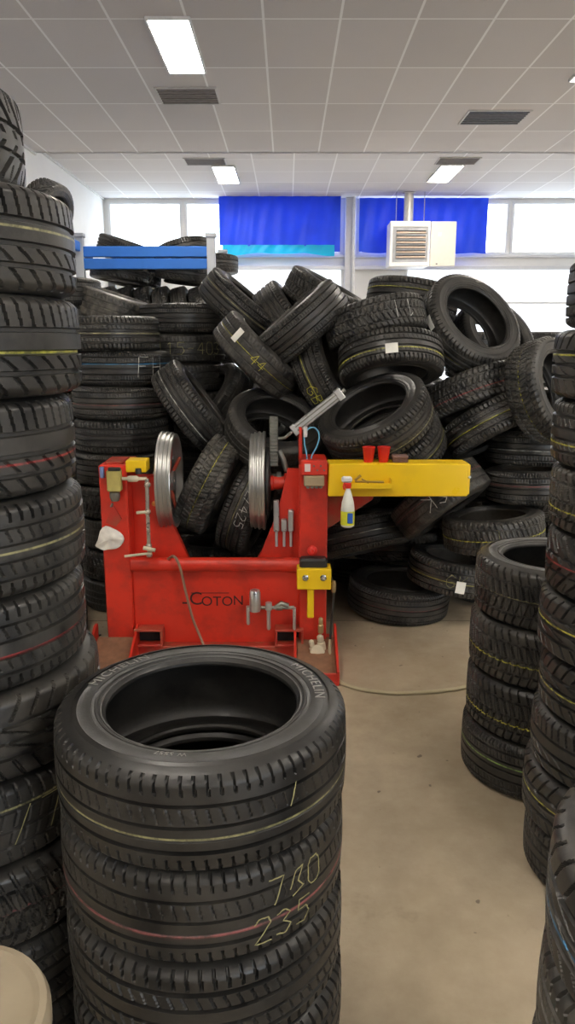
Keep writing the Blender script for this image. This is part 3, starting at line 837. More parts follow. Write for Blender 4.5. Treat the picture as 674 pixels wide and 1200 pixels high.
T[32] = pt(368, 500, 4.98, 30, .12, 'fine', 'tyre slanting behind the pneumatic cylinder')
T[33] = pt(395, 560, 5.1, 80, .3, 'worn', 'tyre in shade behind the right column of the machine')
place_pile()
for f_ in DEF: f_()
# filler tyres inside the heap
rf = random.Random(5)
nfill = 0
for gy in range(9):
    for gx in range(12):
        px = 205 + gx * 40 + rf.uniform(-8, 8); py = 690 - gy * 42 + rf.uniform(-8, 8)
        if py < 356 + (abs(px - 430) * .12): continue
        if (px < 300 and py < 460) or (px > 480 and py < 440): continue
        best = None
        for t_ in range(60):
            Y = rf.uniform(5.3, 6.4); na = rf.choice([20, 45, 70, 90, 110, 140, 330, 90]) + rf.uniform(-12, 12); ee = rf.uniform(.05, .6); R_ = rf.uniform(.30, .33)
            M = mat_pix(px + rf.uniform(-12, 12), py + rf.uniform(-12, 12), Y, na, ee, rf.uniform(0, 6))
            if min((M @ Vector((R_*math.cos(a), R_*math.sin(a), z))).z for a in [i*.3 for i in range(21)] for z in (-.1, .1)) < 0: continue
            n = clash(M, R_, .20, 40)
            if best is None or n + Y * 2 < best[0]: best = (n + Y * 2, n, M, R_)
        if best is None or best[1] > 22: continue
        PLACED.append((best[2], best[3], .20)); nfill += 1
        tyre(best[2], rf.choice(KS), R=best[3], W=.20, label='dark tyre deep inside the big heap, glimpsed between the outer tyres', group='inner tyres of the heap', tone=.9)
print('PILE fillers', nfill)
for i in range(4):
    for j in range(5):
        tyre(Matrix.Translation((.0 + i * .69, 6.86, .11 + .2205 * j)) @ Matrix.Rotation(rf.uniform(0, 6), 4, 'Z'), rf.choice(KS), W=.22, tone=.9,
             label='dark tyre in the row of stacks standing hidden behind the big heap', group='stacked tyres behind the heap')
for i in range(6):
    for j in range(9):
        tyre(Matrix.Translation((-.85 + i * .69, 7.55, .11 + .2205 * j)) @ Matrix.Rotation(rf.uniform(0, 6), 4, 'Z'), rf.choice(KS), W=.22, tone=.9,
             label='dark tyre in the row of stacks standing hidden behind the big heap', group='stacked tyres behind the heap')

# beige drum at lower left
e = empty('drum', (-.51, .90, 0), 'pale tan round drum at the bottom left corner', 'drum')
TAN = simple('tan_plastic', (.27, .22, .15), .55, var=.1)
dz = .92
MB().lathe([(.13, 0), (.145, .02), (.145, dz - .05), (.14, dz - .03)], (-.51, .90, 0), n=48).build('barrel', TAN, e)
MB().lathe([(.146, dz - .05), (.153, dz - .04), (.153, dz - .015), (.147, dz - .002), (.137, dz), (.129, dz - .006), (.125, dz - .008), (.08, dz - .004), (.001, dz - .002)], (-.51, .90, 0), n=48).build('lid', TAN, e)

# ------------------------------------------------------------------ the machine
RED = simple('machine_red', (.66, .032, .014), .38, var=.10, scale=6, dirt=(.16, .02, .015), dirt_amt=.45, dirt_scale=4)
REDD = simple('machine_red_worn', (.46, .025, .015), .5, var=.2, scale=8, dirt=(.30, .12, .06), dirt_amt=.6, dirt_scale=9)
YEL = simple('machine_yellow', (.88, .58, .01), .35, var=.05, scale=5, dirt=(.55, .36, .05), dirt_amt=.15)
STEEL = simple('steel', (.62, .62, .60), .25, .95, var=.12, scale=30)
DST = simple('dull_steel', (.30, .30, .27), .4, .8, var=.25, scale=25)
BRASS = simple('brass', (.50, .38, .20), .35, .7, var=.2)
BLK = simple('black_plastic', (.02, .02, .02), .4)
GRT = simple('grime', (.26, .13, .07), .7, var=.3, scale=20)
CREAM = simple('cream_plastic', (.62, .55, .40), .5, var=.2)
ALU = simple('aluminium', (.58, .59, .60), .34, .8, var=.06)
HOLLOW_SHADE = simple('painted_hollow_shade', (.012, .012, .012), .8)
YM = 4.2
mc = empty('tyre_machine', (-.42, YM, 0), 'red and yellow tyre retreading machine with two silver discs', 'machine')
def Z(py, Y=YM): return P(337, py, Y).z
def X(px, py, Y=YM): return P(px, py, Y).x
# left column: box post
lc0, lc1 = -1.085, -.925
left = MB().box(lc0, lc1, YM, YM + .34, .03, 1.205, .008).build('left_column', RED, mc)
MB().box(lc0 + .03, lc1 - .03, YM + .05, YM + .25, 1.205, 1.218, .004).build('cap', REDD, left)
# plate beside the column, sloping outward
MB().prism([(lc1, .05), (lc1, 1.10), (-.80, 1.12), (-.765, 1.0), (-.60, .60), (-.60, .12)], YM + .14, YM + .19).build('left_gusset', RED, mc)
# right column
rc0, rc1 = .068, .232
right = MB().box(rc0, rc1, YM - .02, YM + .34, .03, 1.22, .008).build('right_column', RED, mc)
MB().prism([(rc0, .10), (rc0, 1.16), (.0, 1.16), (-.03, 1.02), (-.06, .90), (-.155, .66), (-.19, .60), (-.19, .12)], YM + .12, YM + .17).build('right_gusset', RED, mc)
MB().prism([(rc1, .80), (rc1, 1.02), (.52, 1.02), (.50, .98)], YM + .1, YM + .2).build('beam_bracket', REDD, mc)
# cross tube
MB().tube([(lc1, YM + .02, .607), (rc0, YM + .02, .607)], .042, 24).build('cross_tube', RED, mc)
# lower panel
pan = MB().box(lc1, rc0, YM + .03, YM + .10, .06, .585, .004).build('front_panel', RED, mc)
# text on the panel
def text_mesh(body, size, mat, M, parent, name, ext=.0006, font_stretch=1.0, xform=None):
    cu = bpy.data.curves.new(name, 'FONT'); cu.body = body; cu.size = size; cu.extrude = ext; cu.align_x = 'CENTER'; cu.align_y = 'CENTER'; cu.space_character = 1.15
    ob = bpy.data.objects.new(name + '_tmp', cu); COL.objects.link(ob)
    dg = bpy.context.evaluated_depsgraph_get(); dg.update()
    me = bpy.data.meshes.new_from_object(ob.evaluated_get(dg)); bpy.data.objects.remove(ob)
    for v in me.vertices:
        c = Vector((v.co.x * font_stretch, v.co.y, v.co.z))
        c = xform(c) if xform else M @ c
        v.co = c
    me.materials.clear(); me.materials.append(mat)
    o = bpy.data.objects.new(name, me); COL.objects.link(o); o.parent = parent
    return o
TX = simple('stencil_dark', (.05, .012, .012), .8)
off = wloc(pan)
def tp(px, py, sz, s):
    p = Vector((X(px, py), YM + .0285, Z(py)))
    M = Matrix.Translation(p - off) @ Matrix.Rotation(PI / 2, 4, 'X')
    text_mesh(s, sz, TX, M, pan, 'lettering', .0008, 1.0)
tp(229, 704, .115, 'C'); tp(242, 707, .085, 'O'); tp(254, 707, .085, 'T'); tp(266, 707, .085, 'O'); tp(279, 706, .085, 'N')
dsh = MB().box(X(213, 708), X(219, 708), YM + .0275, YM + .0295, Z(709.5), Z(707.5), 0).build('lettering', TX, pan, smooth=False)
MB().box(X(223, 696), X(268, 696), YM + .0278, YM + .0295, Z(697.2), Z(696.4), 0).build('lettering', TX, pan, smooth=False)
# fork pockets
for i, (a, c_) in enumerate(((-.915, -.745), (-.075, .095))):
    q = MB(); z0, z1 = .115, .225; t = .014; y0 = YM - .06; y1 = YM + .06
    q.box(a, c_, y0, y1, z0, z0 + t, .003).box(a, c_, y0, y1, z1 - t, z1, .003).box(a, a + t, y0, y1, z0 + t, z1 - t, .003).box(c_ - t, c_, y0, y1, z0 + t, z1 - t, .003)
    fp = q.build('fork_pocket', REDD, mc)
    MB().box(a + t, c_ - t, y1 - .05, y1 - .04, z0 + t, z1 - t, 0).build('hollow_shade', HOLLOW_SHADE, fp, smooth=False)  # near-black plate stands in for the shade inside the pocket
# base sill under panel
MB().box(lc1, rc0, YM - .04, YM + .1, .0, .112, .006).build('base_sill', REDD, mc)
# feet: trays with side walls
for i, (a, c_) in enumerate(((lc0 - .075, lc1 + .03), (rc0 - .03, rc1 + .06))):
    ft = MB().box(a, c_, YM - .34, YM + .36, .0, .03, .004).build('foot_plate', RED, mc)
    M_ = Matrix.Identity(4)
    for xx in (a, c_ - .014):
        vs = [(xx, YM - .34, .03), (xx, YM + .02, .03), (xx, YM + .02, .235), (xx, YM - .02, .235), (xx, YM - .34, .085)]
        vs2 = [(x + .014, y, z) for x, y, z in vs]; n = 5
        MB().add(vs + vs2, [tuple(range(n)), tuple(range(2*n-1, n-1, -1))] + [(k, k+n, (k+1) % n + n, (k+1) % n) for k in range(n)]).build('foot_side', RED, ft)
    MB().box(a + .014, c_ - .014, YM - .34, YM - .325, .03, .075, .003).build('foot_front', RED, ft)
    xa2, xb2_ = a + .016, c_ - .016
    MB().add([(xa2, YM - .32, .03), (xb2_, YM - .32, .03), (xb2_, YM, .03), (xa2, YM, .03), (xa2, YM - .32, .05), (xb2_, YM - .32, .05), (xb2_, YM, .155), (xa2, YM, .155)],
             [(0, 3, 2, 1), (4, 5, 6, 7), (0, 1, 5, 4), (1, 2, 6, 5), (2, 3, 7, 6), (3, 0, 4, 7)]).build('dirty_ramp', GRT, ft, smooth=False)
DISCM = simple('disc_steel', (.50, .50, .48), .36, .9, var=.03, scale=3)
# discs
zc = 1.06; yd = YM + .30
def disc(xc, s, lab):
    # s=+1: open side to the right
    o = MB()
    prof = []
    steps = [(.300, -.044), (.303, -.040), (.303, -.030), (.294, -.025), (.294, -.017), (.301, -.012), (.301, -.002), (.291, .003), (.291, .010), (.297, .015), (.297, .023), (.286, .028),
             (.286, .036), (.290, .040), (.288, .045), (.276, .046), (.266, .044), (.262, .0), (.25, -.014), (.20, -.020), (.12, -.024), (.06, -.026), (.06, .03), (.02, .03)]
    o.lathe([(r, h) for r, h in steps] + [(.02, -.044), (.28, -.044), (.300, -.044)], (xc, yd, zc), (s, 0, 0), 96, cap=False)
    d = o.build('disc', DISCM, mc, sharp=20); d['label'] = lab
    h = MB()
    for k in range(8):
        an = 2*PI*k/8
        h.lathe([(.012, -.03), (.012, .012), (.004, .012)], (xc, yd + .17*math.cos(an), zc + .17*math.sin(an)), (s, 0, 0), 10)
    h.build('bolt_ring', DST, d)
    for k in range(4):
        an = 2*PI*k/4 + .4
        c1 = Vector((xc + s*.03, yd + .26*math.cos(an), zc + .26*math.sin(an)))
        c0 = Vector((xc + s*.0, yd + .06*math.cos(an), zc + .06*math.sin(an)))
        MB().tube([c0, c1], .012, 8).build('spoke', REDD, d)
disc(X(199, 563, yd), 1, 'left silver ringed disc'); disc(X(303, 560, yd), -1, 'right silver ringed disc')
xd1, xd2 = X(199, 563, yd), X(303, 560, yd)
# shafts
MB().lathe([(.040, 0), (.040, .16), (.05, .165), (.05, .19), (.03, .195)], (lc1 - .02, yd, zc), (1, 0, 0), 24).build('left_shaft', RED, mc)
MB().lathe([(.055, 0), (.062, .012), (.062, .05), (.045, .06)], (xd1 - .10, yd, zc), (1, 0, 0), 24).build('left_hub', DST, mc)
MB().lathe([(.040, 0), (.040, .17), (.046, .175), (.046, .19)], (rc0 + .02, yd - .08, zc), (-1, 0, 0), 24).build('right_shaft', RED, mc)
hb = MB().lathe([(.08, 0), (.085, .01), (.085, .03), (.05, .04), (.05, .07), (.062, .075), (.062, .10), (.035, .11)], (xd2 + .04, yd - .04, zc), (1, 0, 0), 28)
hb.build('right_hub', DST, mc)
lg = MB().lathe([(.20, 0), (.21, .006), (.21, .02), (.2, .026), (.1, .03)], (xd2 + .045, yd, zc), (1, 0, 0), 48); lg.build('backing_plate', simple('dark_metal', (.06, .06, .06), .4, .6), mc)
# toothed bar
tb = MB(); xa_, xb_ = X(316, 515, yd - .05), X(326, 515, yd - .05); zt_, zb_ = Z(488, yd - .05), Z(546, yd - .05)
tb.box(xa_, xb_, yd - .07, yd - .03, zb_, zt_, .003)
n = 14
for k in range(n):
    z = zb_ + (zt_ - zb_) * (k + .5) / n; tb.box(xa_ + .004, xb_ - .004, yd - .085, yd - .07, z - .006, z + .006, .002)
tb.build('toothed_bar', DST, mc)
# link arms
MB().tube([P(327, 528, 4.42), P(332, 538, 4.42), P(336, 552, 4.42)], .016, 10).build('link_arm', DST, mc)
MB().tube([P(326, 514, 4.42), P(334, 513, 4.42), P(341, 507, 4.42)], .010, 10).build('link_rod', DST, mc)
MB().tube([P(352, 500, 4.4), P(352, 540, 4.4)], .012, 10).tube([P(337, 555, 4.4), P(336, 572, 4.4)], .02, 10).build('red_bracket', RED, mc)
# pneumatic cylinder
a, b_ = P(345, 504, 4.42), P(399, 461, 4.42); ax = (b_ - a).normalized(); L = (b_ - a).length
up = Vector((0, -1, 0)); sd = ax.cross(up).normalized()
def fr(a, ax, sd, up):
    m = Matrix((( ax.x, sd.x, up.x, a.x), (ax.y, sd.y, up.y, a.y), (ax.z, sd.z, up.z, a.z), (0, 0, 0, 1))); return m
Mx = fr(a, ax, sd, up)
cyl = MB().box(.0, L, -.028, .028, -.026, .026, .006, Mx).build('air_cylinder', ALU, mc)
q = MB()
for s in (-1, 1): q.box(.01, L - .01, s * .012 - .004, s * .012 + .004, .0262, .030, .001, Mx)
q.build('cylinder_groove', DST, cyl)
MB().box(L - .03, L + .012, -.036, .036, -.032, .032, .004, Mx).build('end_cap', ALU, cyl)
MB().box(-.012, .02, -.034, .034, -.03, .03, .004, Mx).build('end_cap', ALU, cyl)
MB().tube([a - ax * .05, a], .009, 10).build('piston_rod', STEEL, cyl)
MB().tube([b_ + ax * .01, b_ + ax * .035], .014, 10).build('fitting', DST, cyl)
# blue air hose loop
pts = []
for k in range(25):
    t = k / 24; an = -2.6 + t * 5.0
    pts.append(P(366 + 9 * math.sin(an) * (1.0) + 2, 520 - 16 * math.cos(an * .95) * .9 - 0, 4.36))
pts = [P(360, 540, 4.33)] + [P(x, y, 4.35) for x, y in ((359, 530), (357, 520), (357, 510), (361, 503), (368, 501), (373, 506), (374, 514), (371, 524), (366, 533), (364, 540))]
def smoothp(pts, n=6):
    out = []
    for i in range(len(pts) - 1):
        p0 = pts[max(0, i-1)]; p1 = pts[i]; p2 = pts[i+1]; p3 = pts[min(len(pts)-1, i+2)]
        for k in range(n):
            t = k / n
            out.append(0.5 * ((2*p1) + (p2-p0)*t + (2*p0-5*p1+4*p2-p3)*t*t + (-p0+3*p1-3*p2+p3)*t**3))
    out.append(pts[-1]); return out
MB().tube(smoothp(pts), .0045, 8).build('blue_air_hose', simple('hose_blue', (.12, .40, .62), .4), mc)
MB().tube([P(358, 500, 4.34), P(358, 512, 4.34)], .012, 8).build('hose_fitting', simple('white_plastic', (.7, .7, .7), .4), mc)
# yellow beam
yz0, yz1 = Z(582, YM - .04), Z(543.5, YM - .04)
bx0, bx1 = rc1 - .0, X(549, 563, YM - .04)
beam = MB().box(bx0, bx1, YM - .04, YM + .12, yz0, yz1, .006).build('yellow_beam', YEL, mc)
MB().box(bx1 - .006, bx1 + .012, YM - .03, YM + .11, yz0 + .01, yz1 - .006, .004).build('beam_end_cap', YEL, beam)
MB().lathe([(.006, 0), (.009, .004), (.006, .014)], (bx1 + .004, YM - .045, (yz0+yz1)/2 + .02), (0, -1, 0), 10).build('end_bolt', ALU, beam)
# tray shelf on the beam
tx0, tx1 = X(404, 565, YM - .1), X(458, 565, YM - .1); tz = Z(572, YM - .1)
q = MB().box(tx0, tx1, YM - .12, YM - .04, tz, tz + .006, .002).box(tx0, tx1, YM - .122, YM - .116, tz, tz + .03, .002)
q.box(tx0 - .004, tx0, YM - .12, YM - .04, tz, tz + .05, .002).box(tx1, tx1 + .004, YM - .12, YM - .04, tz, tz + .05, .002)
q.build('tray', YEL, beam)
# right column fittings
ctl = MB().box(X(353, 550, 4.15), X(383, 550, 4.15), 4.12, 4.18, Z(556, 4.15), Z(539, 4.15), .006).build('control_box', RED, mc)
MB().box(X(357, 550, 4.11), X(364, 550, 4.11), 4.115, 4.121, Z(553, 4.11), Z(544, 4.11), .001).build('badge', simple('badge_white', (.75, .6, .58), .5), ctl)
q = MB()
for k in range(4): q.lathe([(.004, 0), (.006, .004), (.004, .008)], (X(368 + k*4, 545, 4.12), 4.12, Z(546 + (k % 2)*5, 4.12)), (0, -1, 0), 8)
q.build('screws', DST, ctl)
MB().box(X(356, 563, 4.13), X(380, 563, 4.13), 4.10, 4.17, Z(569, 4.13), Z(557, 4.13), .006).build('valve_body', simple('valve_tan', (.42, .32, .20), .45, .3, var=.25), mc)
q = MB()
for px in (361, 366, 371, 376): q.lathe([(.008, 0), (.011, .01), (.011, .018), (.006, .022)], (X(px, 571, 4.13), 4.13, Z(568, 4.13)), (0, 0, -1), 10)
q.build('valve_ports', DST, mc)
# three clamps on gusset
for i, (px, y0, y1) in enumerate(((324, 586, 640), (333, 608, 640), (341, 597, 640))):
    xx = X(px, 615, YM + .1); yy = YM + .1
    q = MB().box(xx - .017, xx + .017, yy - .03, yy + .02, Z(622, yy), Z(y0, yy), .006).tube([(xx, yy - .005, Z(622, yy)), (xx, yy - .005, Z(y1, yy))], .009, 10)
    q.build('clamp_bolt', ALU, mc)
# red knob and black collar, yellow clamp block
MB().lathe([(.03, 0), (.028, .012), (.014, .02), (.013, .04)], (X(366, 645, YM - .03), YM - .03, Z(645, YM - .03)), (0, -1, 0), 18).build('red_knob', simple('knob_red', (.75, .03, .02), .3), mc)
MB().box(X(351, 660, 4.17), X(383, 660, 4.17), 4.11, 4.2, Z(664, 4.17), Z(652, 4.17), .012).build('black_collar', BLK, mc)
yb = MB().box(X(348, 678, 4.1), X(388, 678, 4.1), 4.08, 4.2, Z(690, 4.1), Z(666, 4.1), .005).build('yellow_block', YEL, mc)
for px in (358, 379):
    MB().lathe([(.020, 0), (.020, .006), (.012, .008), (.012, .016), (.002, .017)], (X(px, 677, 4.08), 4.08, Z(677, 4.08)), (0, -1, 0), 6).build('bolt_head', STEEL, yb)
MB().box(X(360, 700, 4.1), X(368, 700, 4.1), 4.09, 4.11, Z(724, 4.1), Z(690, 4.1), .006).build('yellow_handle', YEL, mc)
# air regulator
rg = MB().lathe([(.030, 0), (.033, .01), (.033, .115), (.028, .13), (.0, .132)], P(299, 716, 4.14), (0, 0, 1), 24).build('air_regulator', ALU, mc)
for px, y0, y1, r in ((291, 710, 732, .011), (315, 712, 738, .012), (315, 706, 716, .020), (345, 712, 738, .010)):
    MB().lathe([(r * .6, 0), (r, .01), (r, abs(Z(y0, 4.14) - Z(y1, 4.14)))], (X(px, y1, 4.14), 4.14, Z(y1, 4.14)), (0, 0, 1), 14).build('filter_cup', ALU, rg)
MB().tube([P(290, 712, 4.15), P(345, 712, 4.15)], .011, 12).tube([P(322, 713, 4.15), P(330, 707, 4.15), P(338, 710, 4.15)], .016, 12).lathe([(.018, 0), (.018, .03)], P(325, 712, 4.15), (1, 0, 0), 14).build('manifold', DST, rg)
# lower right valves
for (x0, y0, x1, y1, r, mt) in ((364, 748, 368, 768, .020, 'CREAM'), (374, 740, 378, 762, .024, 'CREAM'), (376, 735, 376, 742, .017, 'BRASS')):
    MB().lathe([(r*.7, 0), (r, .006), (r, .05), (r*.7, .055), (r*.8, .065), (r*.8, .09), (r*.4, .1)], P(x1, y1, 4.10), (P(x0, y0, 4.10) - P(x1, y1, 4.10)), 18).build('coupling', CREAM if mt == 'CREAM' else BRASS, mc)
MB().lathe([(.040, 0), (.045, .008), (.040, .016), (.01, .02)], P(372, 764, 4.08), (0, -1, .3), 24).build('coupling_plate', CREAM, mc)
# black hose at right, tan floor hose
MB().tube(smoothp([P(388, 676, 4.14), P(391, 690, 4.14), P(390, 712, 4.14), P(388, 735, 4.14), P(387, 750, 4.14)]), .0075, 10).build('black_hose', BLK, mc)
MB().lathe([(.012, -.02), (.015, 0), (.015, .03), (.011, .05)], P(391, 690, 4.14), (0, 0, 1), 12).build('hose_connector', BRASS, mc)
# left column fittings: yellow/gold filter, pipe, rod
gf = MB().box(X(127, 560, 4.16), X(143, 560, 4.16), 4.11, 4.17, Z(575, 4.15), Z(550, 4.15), .006).build('filter_housing', simple('olive_yellow', (.48, .40, .12), .5, var=.25), mc)
MB().lathe([(.022, 0), (.030, .02), (.030, .05), (.012, .06)], P(135, 587, 4.14), (0, 0, 1), 16).tube([P(132, 590, 4.13), P(130, 594, 4.13)], .007, 8).build('filter_bowl', DST, gf)
MB().box(X(128, 549, 4.14), X(142, 549, 4.14), 4.105, 4.13, Z(551, 4.14), Z(547, 4.14), .003).build('filter_cap', BLK, gf)
MB().lathe([(.010, 0), (.014, .006), (.014, .06), (.008, .065)], P(120, 560, 4.17), (0, 0, 1), 14).build('blue_gauge', simple('gauge_blue', (.20, .28, .55), .4), mc)
yk = MB().box(X(148, 545, 4.22), X(172, 545, 4.22), 4.2, 4.32, Z(553, 4.22), Z(539, 4.22), .005).build('yellow_bracket', YEL, mc)
MB().lathe([(.016, 0), (.018, .01), (.018, .03)], P(162, 549, 4.17), (0, 0, -1), 14).build('bracket_roller', BLK, yk)
q = MB().tube([P(143, 561, 4.15), P(172, 561, 4.15)], .010, 12)
q.lathe([(.016, 0), (.018, .01), (.018, .05), (.012, .06)], P(150, 561, 4.15), (1, 0, 0), 14)
q.build('air_line', CREAM, mc)
q = MB().tube([P(172, 561, 4.15), P(173, 600, 4.15), P(175, 650, 4.15)], .0115, 12)
for (x, y) in ((172.5, 568), (173, 600), (174.5, 640), (175, 650)): q.lathe([(.014, -.014), (.018, -.008), (.018, .008), (.014, .014)], P(x, y, 4.15), (0, 0, 1), 12)
q.build('vertical_pipe', simple('dull_chrome', (.50, .44, .38), .3, .8, var=.2), mc)
MB().tube([P(160, 601, 4.14), P(172, 600, 4.14)], .009, 10).tube([P(146, 652, 4.14), P(178, 648, 4.14)], .008, 10).tube([P(168, 642, 4.13), P(182, 645, 4.13)], .012, 10).build('tap_handles', CREAM, mc)
MB().prism([(X(124, 610), Z(612)), (X(133, 590), Z(592)), (X(143, 610), Z(608)), (X(136, 615), Z(617))], YM - .006, YM + .0).build('worn_plate', REDD, mc)
MB().lathe([(.014, 0), (.016, .008), (.01, .014)], P(181, 590, 4.3), (0, -1, 0), 12).build('orange_lamp', simple('orange', (.85, .35, .08), .4), mc)

# things on and by the machine
# rag
def blob_cloth(cx, cy, cz, w, h, name, mat, seed):
    r = random.Random(seed); vs = []; fs = []; n = 14
    outl = [(-.5, -.28), (-.30, -.05), (-.28, .28), (-.05, .5), (.12, .30), (.36, .22), (.5, -.02), (.36, -.22), (.2, -.36), (-.05, -.32), (-.2, -.42), (-.34, -.30)]
    m_ = len(outl)
    for s in (0, 1):
        vs.append((cx, cy - .028 + s * .012, cz))
        for ring in (.5, 1.0):
            for (x, z) in outl:
                vs.append((cx + x * w * ring, cy + r.uniform(-.045, .01) + s * .008, cz + z * h * ring))
    N = 1 + 2 * m_
    for s in (0, 1):
        o = s * N
        for k in range(m_):
            k2 = (k + 1) % m_
            f1 = (o, o+1+k, o+1+k2); f2 = (o+1+k, o+1+m_+k, o+1+m_+k2, o+1+k2)
            fs += [f1, f2]
    for k in range(m_):
        k2 = (k + 1) % m_; a = 1 + m_ + k; b = 1 + m_ + k2; fs.append((a, b, N + b, N + a))
    o = MB().add(vs, fs).build(name, mat, smooth=True, sharp=None)
    md = o.modifiers.new('s', 'SUBSURF'); md.levels = 1; md.render_levels = 1
    return o
p = P(128, 631, YM - .02)
tag(blob_cloth(p.x, YM - .012, p.z, .20, .19, 'rag', simple('rag_cloth', (.80, .76, .70), .9, var=.2, scale=20), 3), 'crumpled white rag hanging on the left red column of the machine', 'rag')
# cups
for i, (px, lab) in enumerate(((432, 'red plastic cup on the yellow beam, nearer the machine column'), (449.5, 'red plastic cup on the yellow beam, beside the brown brush'))):
    x = X(px, 540, YM + .03)
    tag(MB().lathe([(.026, 0), (.027, .002), (.036, .078), (.038, .082), (.038, .088), (.034, .088), (.033, .080), (.024, .006), (.001, .005)], (x, YM + .03, yz1), n=28).build('cup', simple('cup_red', (.75, .025, .015), .35), sharp=50), lab, 'cup', 'red cups on the beam')
x = X(468.5, 540, YM + .03)
bo = empty('brush', (x, YM + .03, yz1), 'small brown brush block on top of the yellow beam', 'brush')
MB().box(x - .043, x + .043, YM + .0, YM + .06, yz1, yz1 + .022, .003).build('bristles', simple('bristle', (.16, .08, .06), .9, var=.3, scale=60), bo)
MB().box(x - .045, x + .045, YM - .002, YM + .062, yz1 + .022, yz1 + .042, .006).build('handle', simple('brush_brown', (.22, .12, .10), .5), bo)
# scissors / pliers on the tray
x = X(420, 562, YM - .08)
pl = MB().tube([P(416, 563, YM - .08), P(423, 557, YM - .08)], .008, 8).tube([P(416, 564, YM - .08), P(450, 565, YM - .08)], .006, 8).tube([P(424, 561, YM - .08), P(432, 566, YM - .08)], .005, 8)
tag(pl.build('hand_tool', simple('tool_brown', (.40, .25, .05), .5)), 'small brown hand tool lying in the yellow tray', 'tool')
# spray bottle
yb_ = YM - .16; bz0, bz1 = Z(617, yb_), Z(571, yb_); xb2 = X(407.5, 600, yb_)
sb = empty('spray_bottle', (xb2, yb_, bz0), 'white spray bottle with red nozzle hooked on the yellow beam', 'bottle')
hh = bz1 - bz0
MB().lathe([(.030, 0), (.037, .006), (.038, hh*.45), (.034, hh*.62), (.020, hh*.85), (.013, hh*.94), (.013, hh)], (xb2, yb_, bz0), n=28).build('bottle_body', simple('bottle_white', (.82, .84, .78), .35), sb)
MB().lathe([(.0385, hh*.06), (.0388, hh*.07), (.0393, hh*.40), (.039, hh*.41)], (xb2, yb_, bz0), n=28, cap=False).build('bottle_label', simple('label_yellow', (.72, .76, .04), .4), sb)
MB().box(xb2 - .004, xb2 + .026, yb_ - .043, yb_ - .036, bz0 + hh*.12, bz0 + hh*.38, .004).build('label_patch', simple('label_blue', (.02, .12, .55), .4), sb)
MB().lathe([(.017, 0), (.018, .004), (.018, .026), (.014, .03)], (xb2, yb_, bz1 - .004), n=18).build('collar', simple('cup_red', (.75, .025, .015), .35), sb)
MB().box(xb2 - .038, xb2 + .022, yb_ - .014, yb_ + .014, bz1 + .026, bz1 + .062, .010).build('trigger_head', simple('white_plastic', (.7, .7, .7), .4), sb)
MB().tube([(xb2 - .02, yb_ - .002, bz1 + .03), (xb2 - .026, yb_ - .006, bz1 + .005), (xb2 - .022, yb_ - .006, bz1 - .012)], .005, 8).build('trigger', simple('cup_red', (.75, .025, .015), .35), sb)
# hoses
FH = [P(387, 750, 4.14)]
def fl_(px, py, z=.012):
    d = ray(px, py); return CAM + d * ((z - CAMZ) / d.z)
FH += [P(387, 770, 4.05), fl_(391, 790, .03), fl_(402, 801), fl_(425, 808), fl_(460, 812), fl_(500, 811), fl_(535, 807), fl_(560, 801), fl_(600, 790)]
tag(MB().tube(smoothp(FH), .0105, 12).build('air_hose', simple('hose_tan', (.46, .40, .26), .5, var=.1)), 'pale tan air hose running from the machine across the floor to the right', 'hose')
BH = [P(196, 656, YM + .02), P(204, 652, 4.11), P(211, 665, 4.11), P(218, 695, 4.13), P(226, 725, 4.13), P(237, 752, 4.10), fl_(250, 790, .03)]
tag(MB().tube(smoothp(BH), .008, 12).build('rubber_hose', simple('hose_brown', (.26, .15, .10), .5, var=.1)), 'brown rubber hose draped over the red cross tube in front of the panel', 'hose')
CH = [fl_(20, 772, .006), fl_(60, 769, .006), fl_(85, 759, .006), fl_(105, 750, .006), fl_(118, 744, .006)]
tag(MB().tube(smoothp(CH), .005, 8).build('power_cord', BLK), 'thin black cord on the floor left of the machine', 'cord')

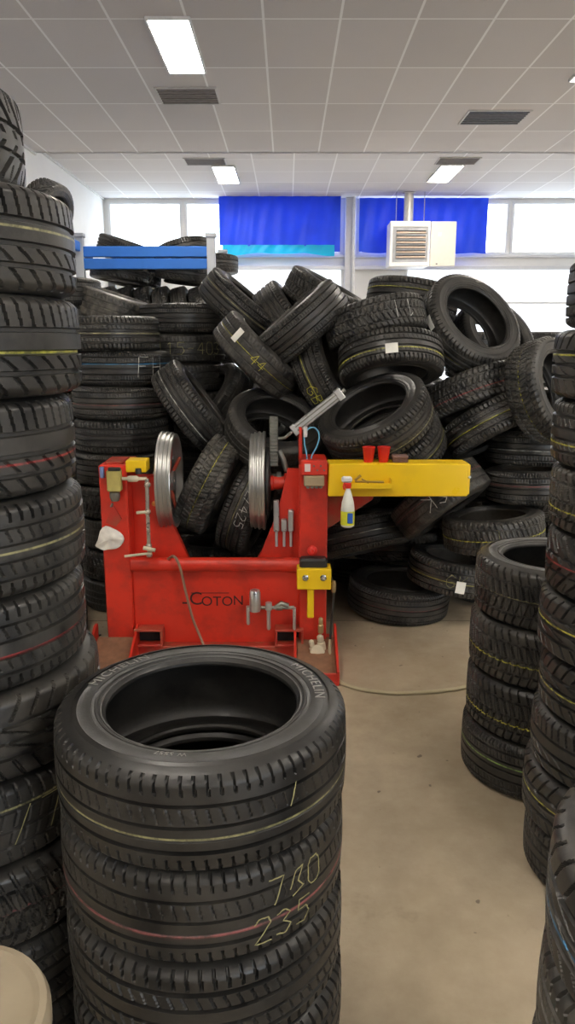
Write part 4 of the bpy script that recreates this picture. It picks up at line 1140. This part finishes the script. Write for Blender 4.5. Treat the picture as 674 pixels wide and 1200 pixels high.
# MICHELIN lettering on the front tyre
SWT = simple('sidewall_letters', (.26, .25, .235), .6, var=.1)
def side_text(t, body, size, ang, rad=.272, stretch=1.0):
    Wl = .4975 * W0
    def xf(c):
        th = ang - c.x / rad; r = rad + c.y
        return Vector((r * math.cos(th), r * math.sin(th), Wl + .0008 + c.z))
    rot = t.matrix_basis.to_euler().z
    def xf2(c):
        v = xf(c); return Matrix.Rotation(-rot, 3, 'Z') @ v
    text_mesh(body, size, SWT, None, t, 'sidewall_lettering', .0006, stretch, xf2)
side_text(FS[0], 'MICHELIN', .034, math.radians(18), .268, 1.15)
side_text(FS[0], 'MICHELIN', .034, math.radians(148), .268, 1.15)
side_text(FS[0], 'W 5557', .016, math.radians(262), .250, 1.1)

# ------------------------------------------------------------------ camera, light
cam = bpy.data.cameras.new('camera'); co = bpy.data.objects.new('camera', cam); COL.objects.link(co)
co.location = CAM; co.rotation_euler = (PI / 2 - PITCH, 0, 0)
cam.sensor_fit = 'VERTICAL'; cam.sensor_height = 36.0; cam.lens = 36.0 * F / 1200.0; cam.clip_start = .05; cam.clip_end = 200
SC.camera = co
w = bpy.data.worlds.new('world'); SC.world = w; w.use_nodes = True
nt = w.node_tree
bg = nt.nodes['Background']; bg.inputs[0].default_value = (.86, .93, 1.0, 1); bg.inputs[1].default_value = 3.2
def portal(x, y, z, sx, sz, rot):
    l = bpy.data.lights.new('daylight_portal', 'AREA'); l.shape = 'RECTANGLE'; l.size = sx; l.size_y = sz
    o = bpy.data.objects.new('daylight_portal', l); COL.objects.link(o); o.location = (x, y, z); o.rotation_euler = rot
    l.cycles.is_portal = True
portal((ox0 + ox1) / 2, YF - .1, oz / 2, ox1 - ox0, oz, (PI / 2, 0, 0))
portal((wins[0][0] + wins[3][1]) / 2, YB + .1, (ZW + ZT) / 2, wins[3][1] - wins[0][0], ZT - ZW, (-PI / 2, 0, 0))
SC.view_settings.view_transform = 'Standard'; SC.view_settings.look = 'None'; SC.view_settings.gamma = 1.0
SC.view_settings.exposure = 0.95; SC.view_settings.use_curve_mapping = False
bpy.context.view_layer.update()
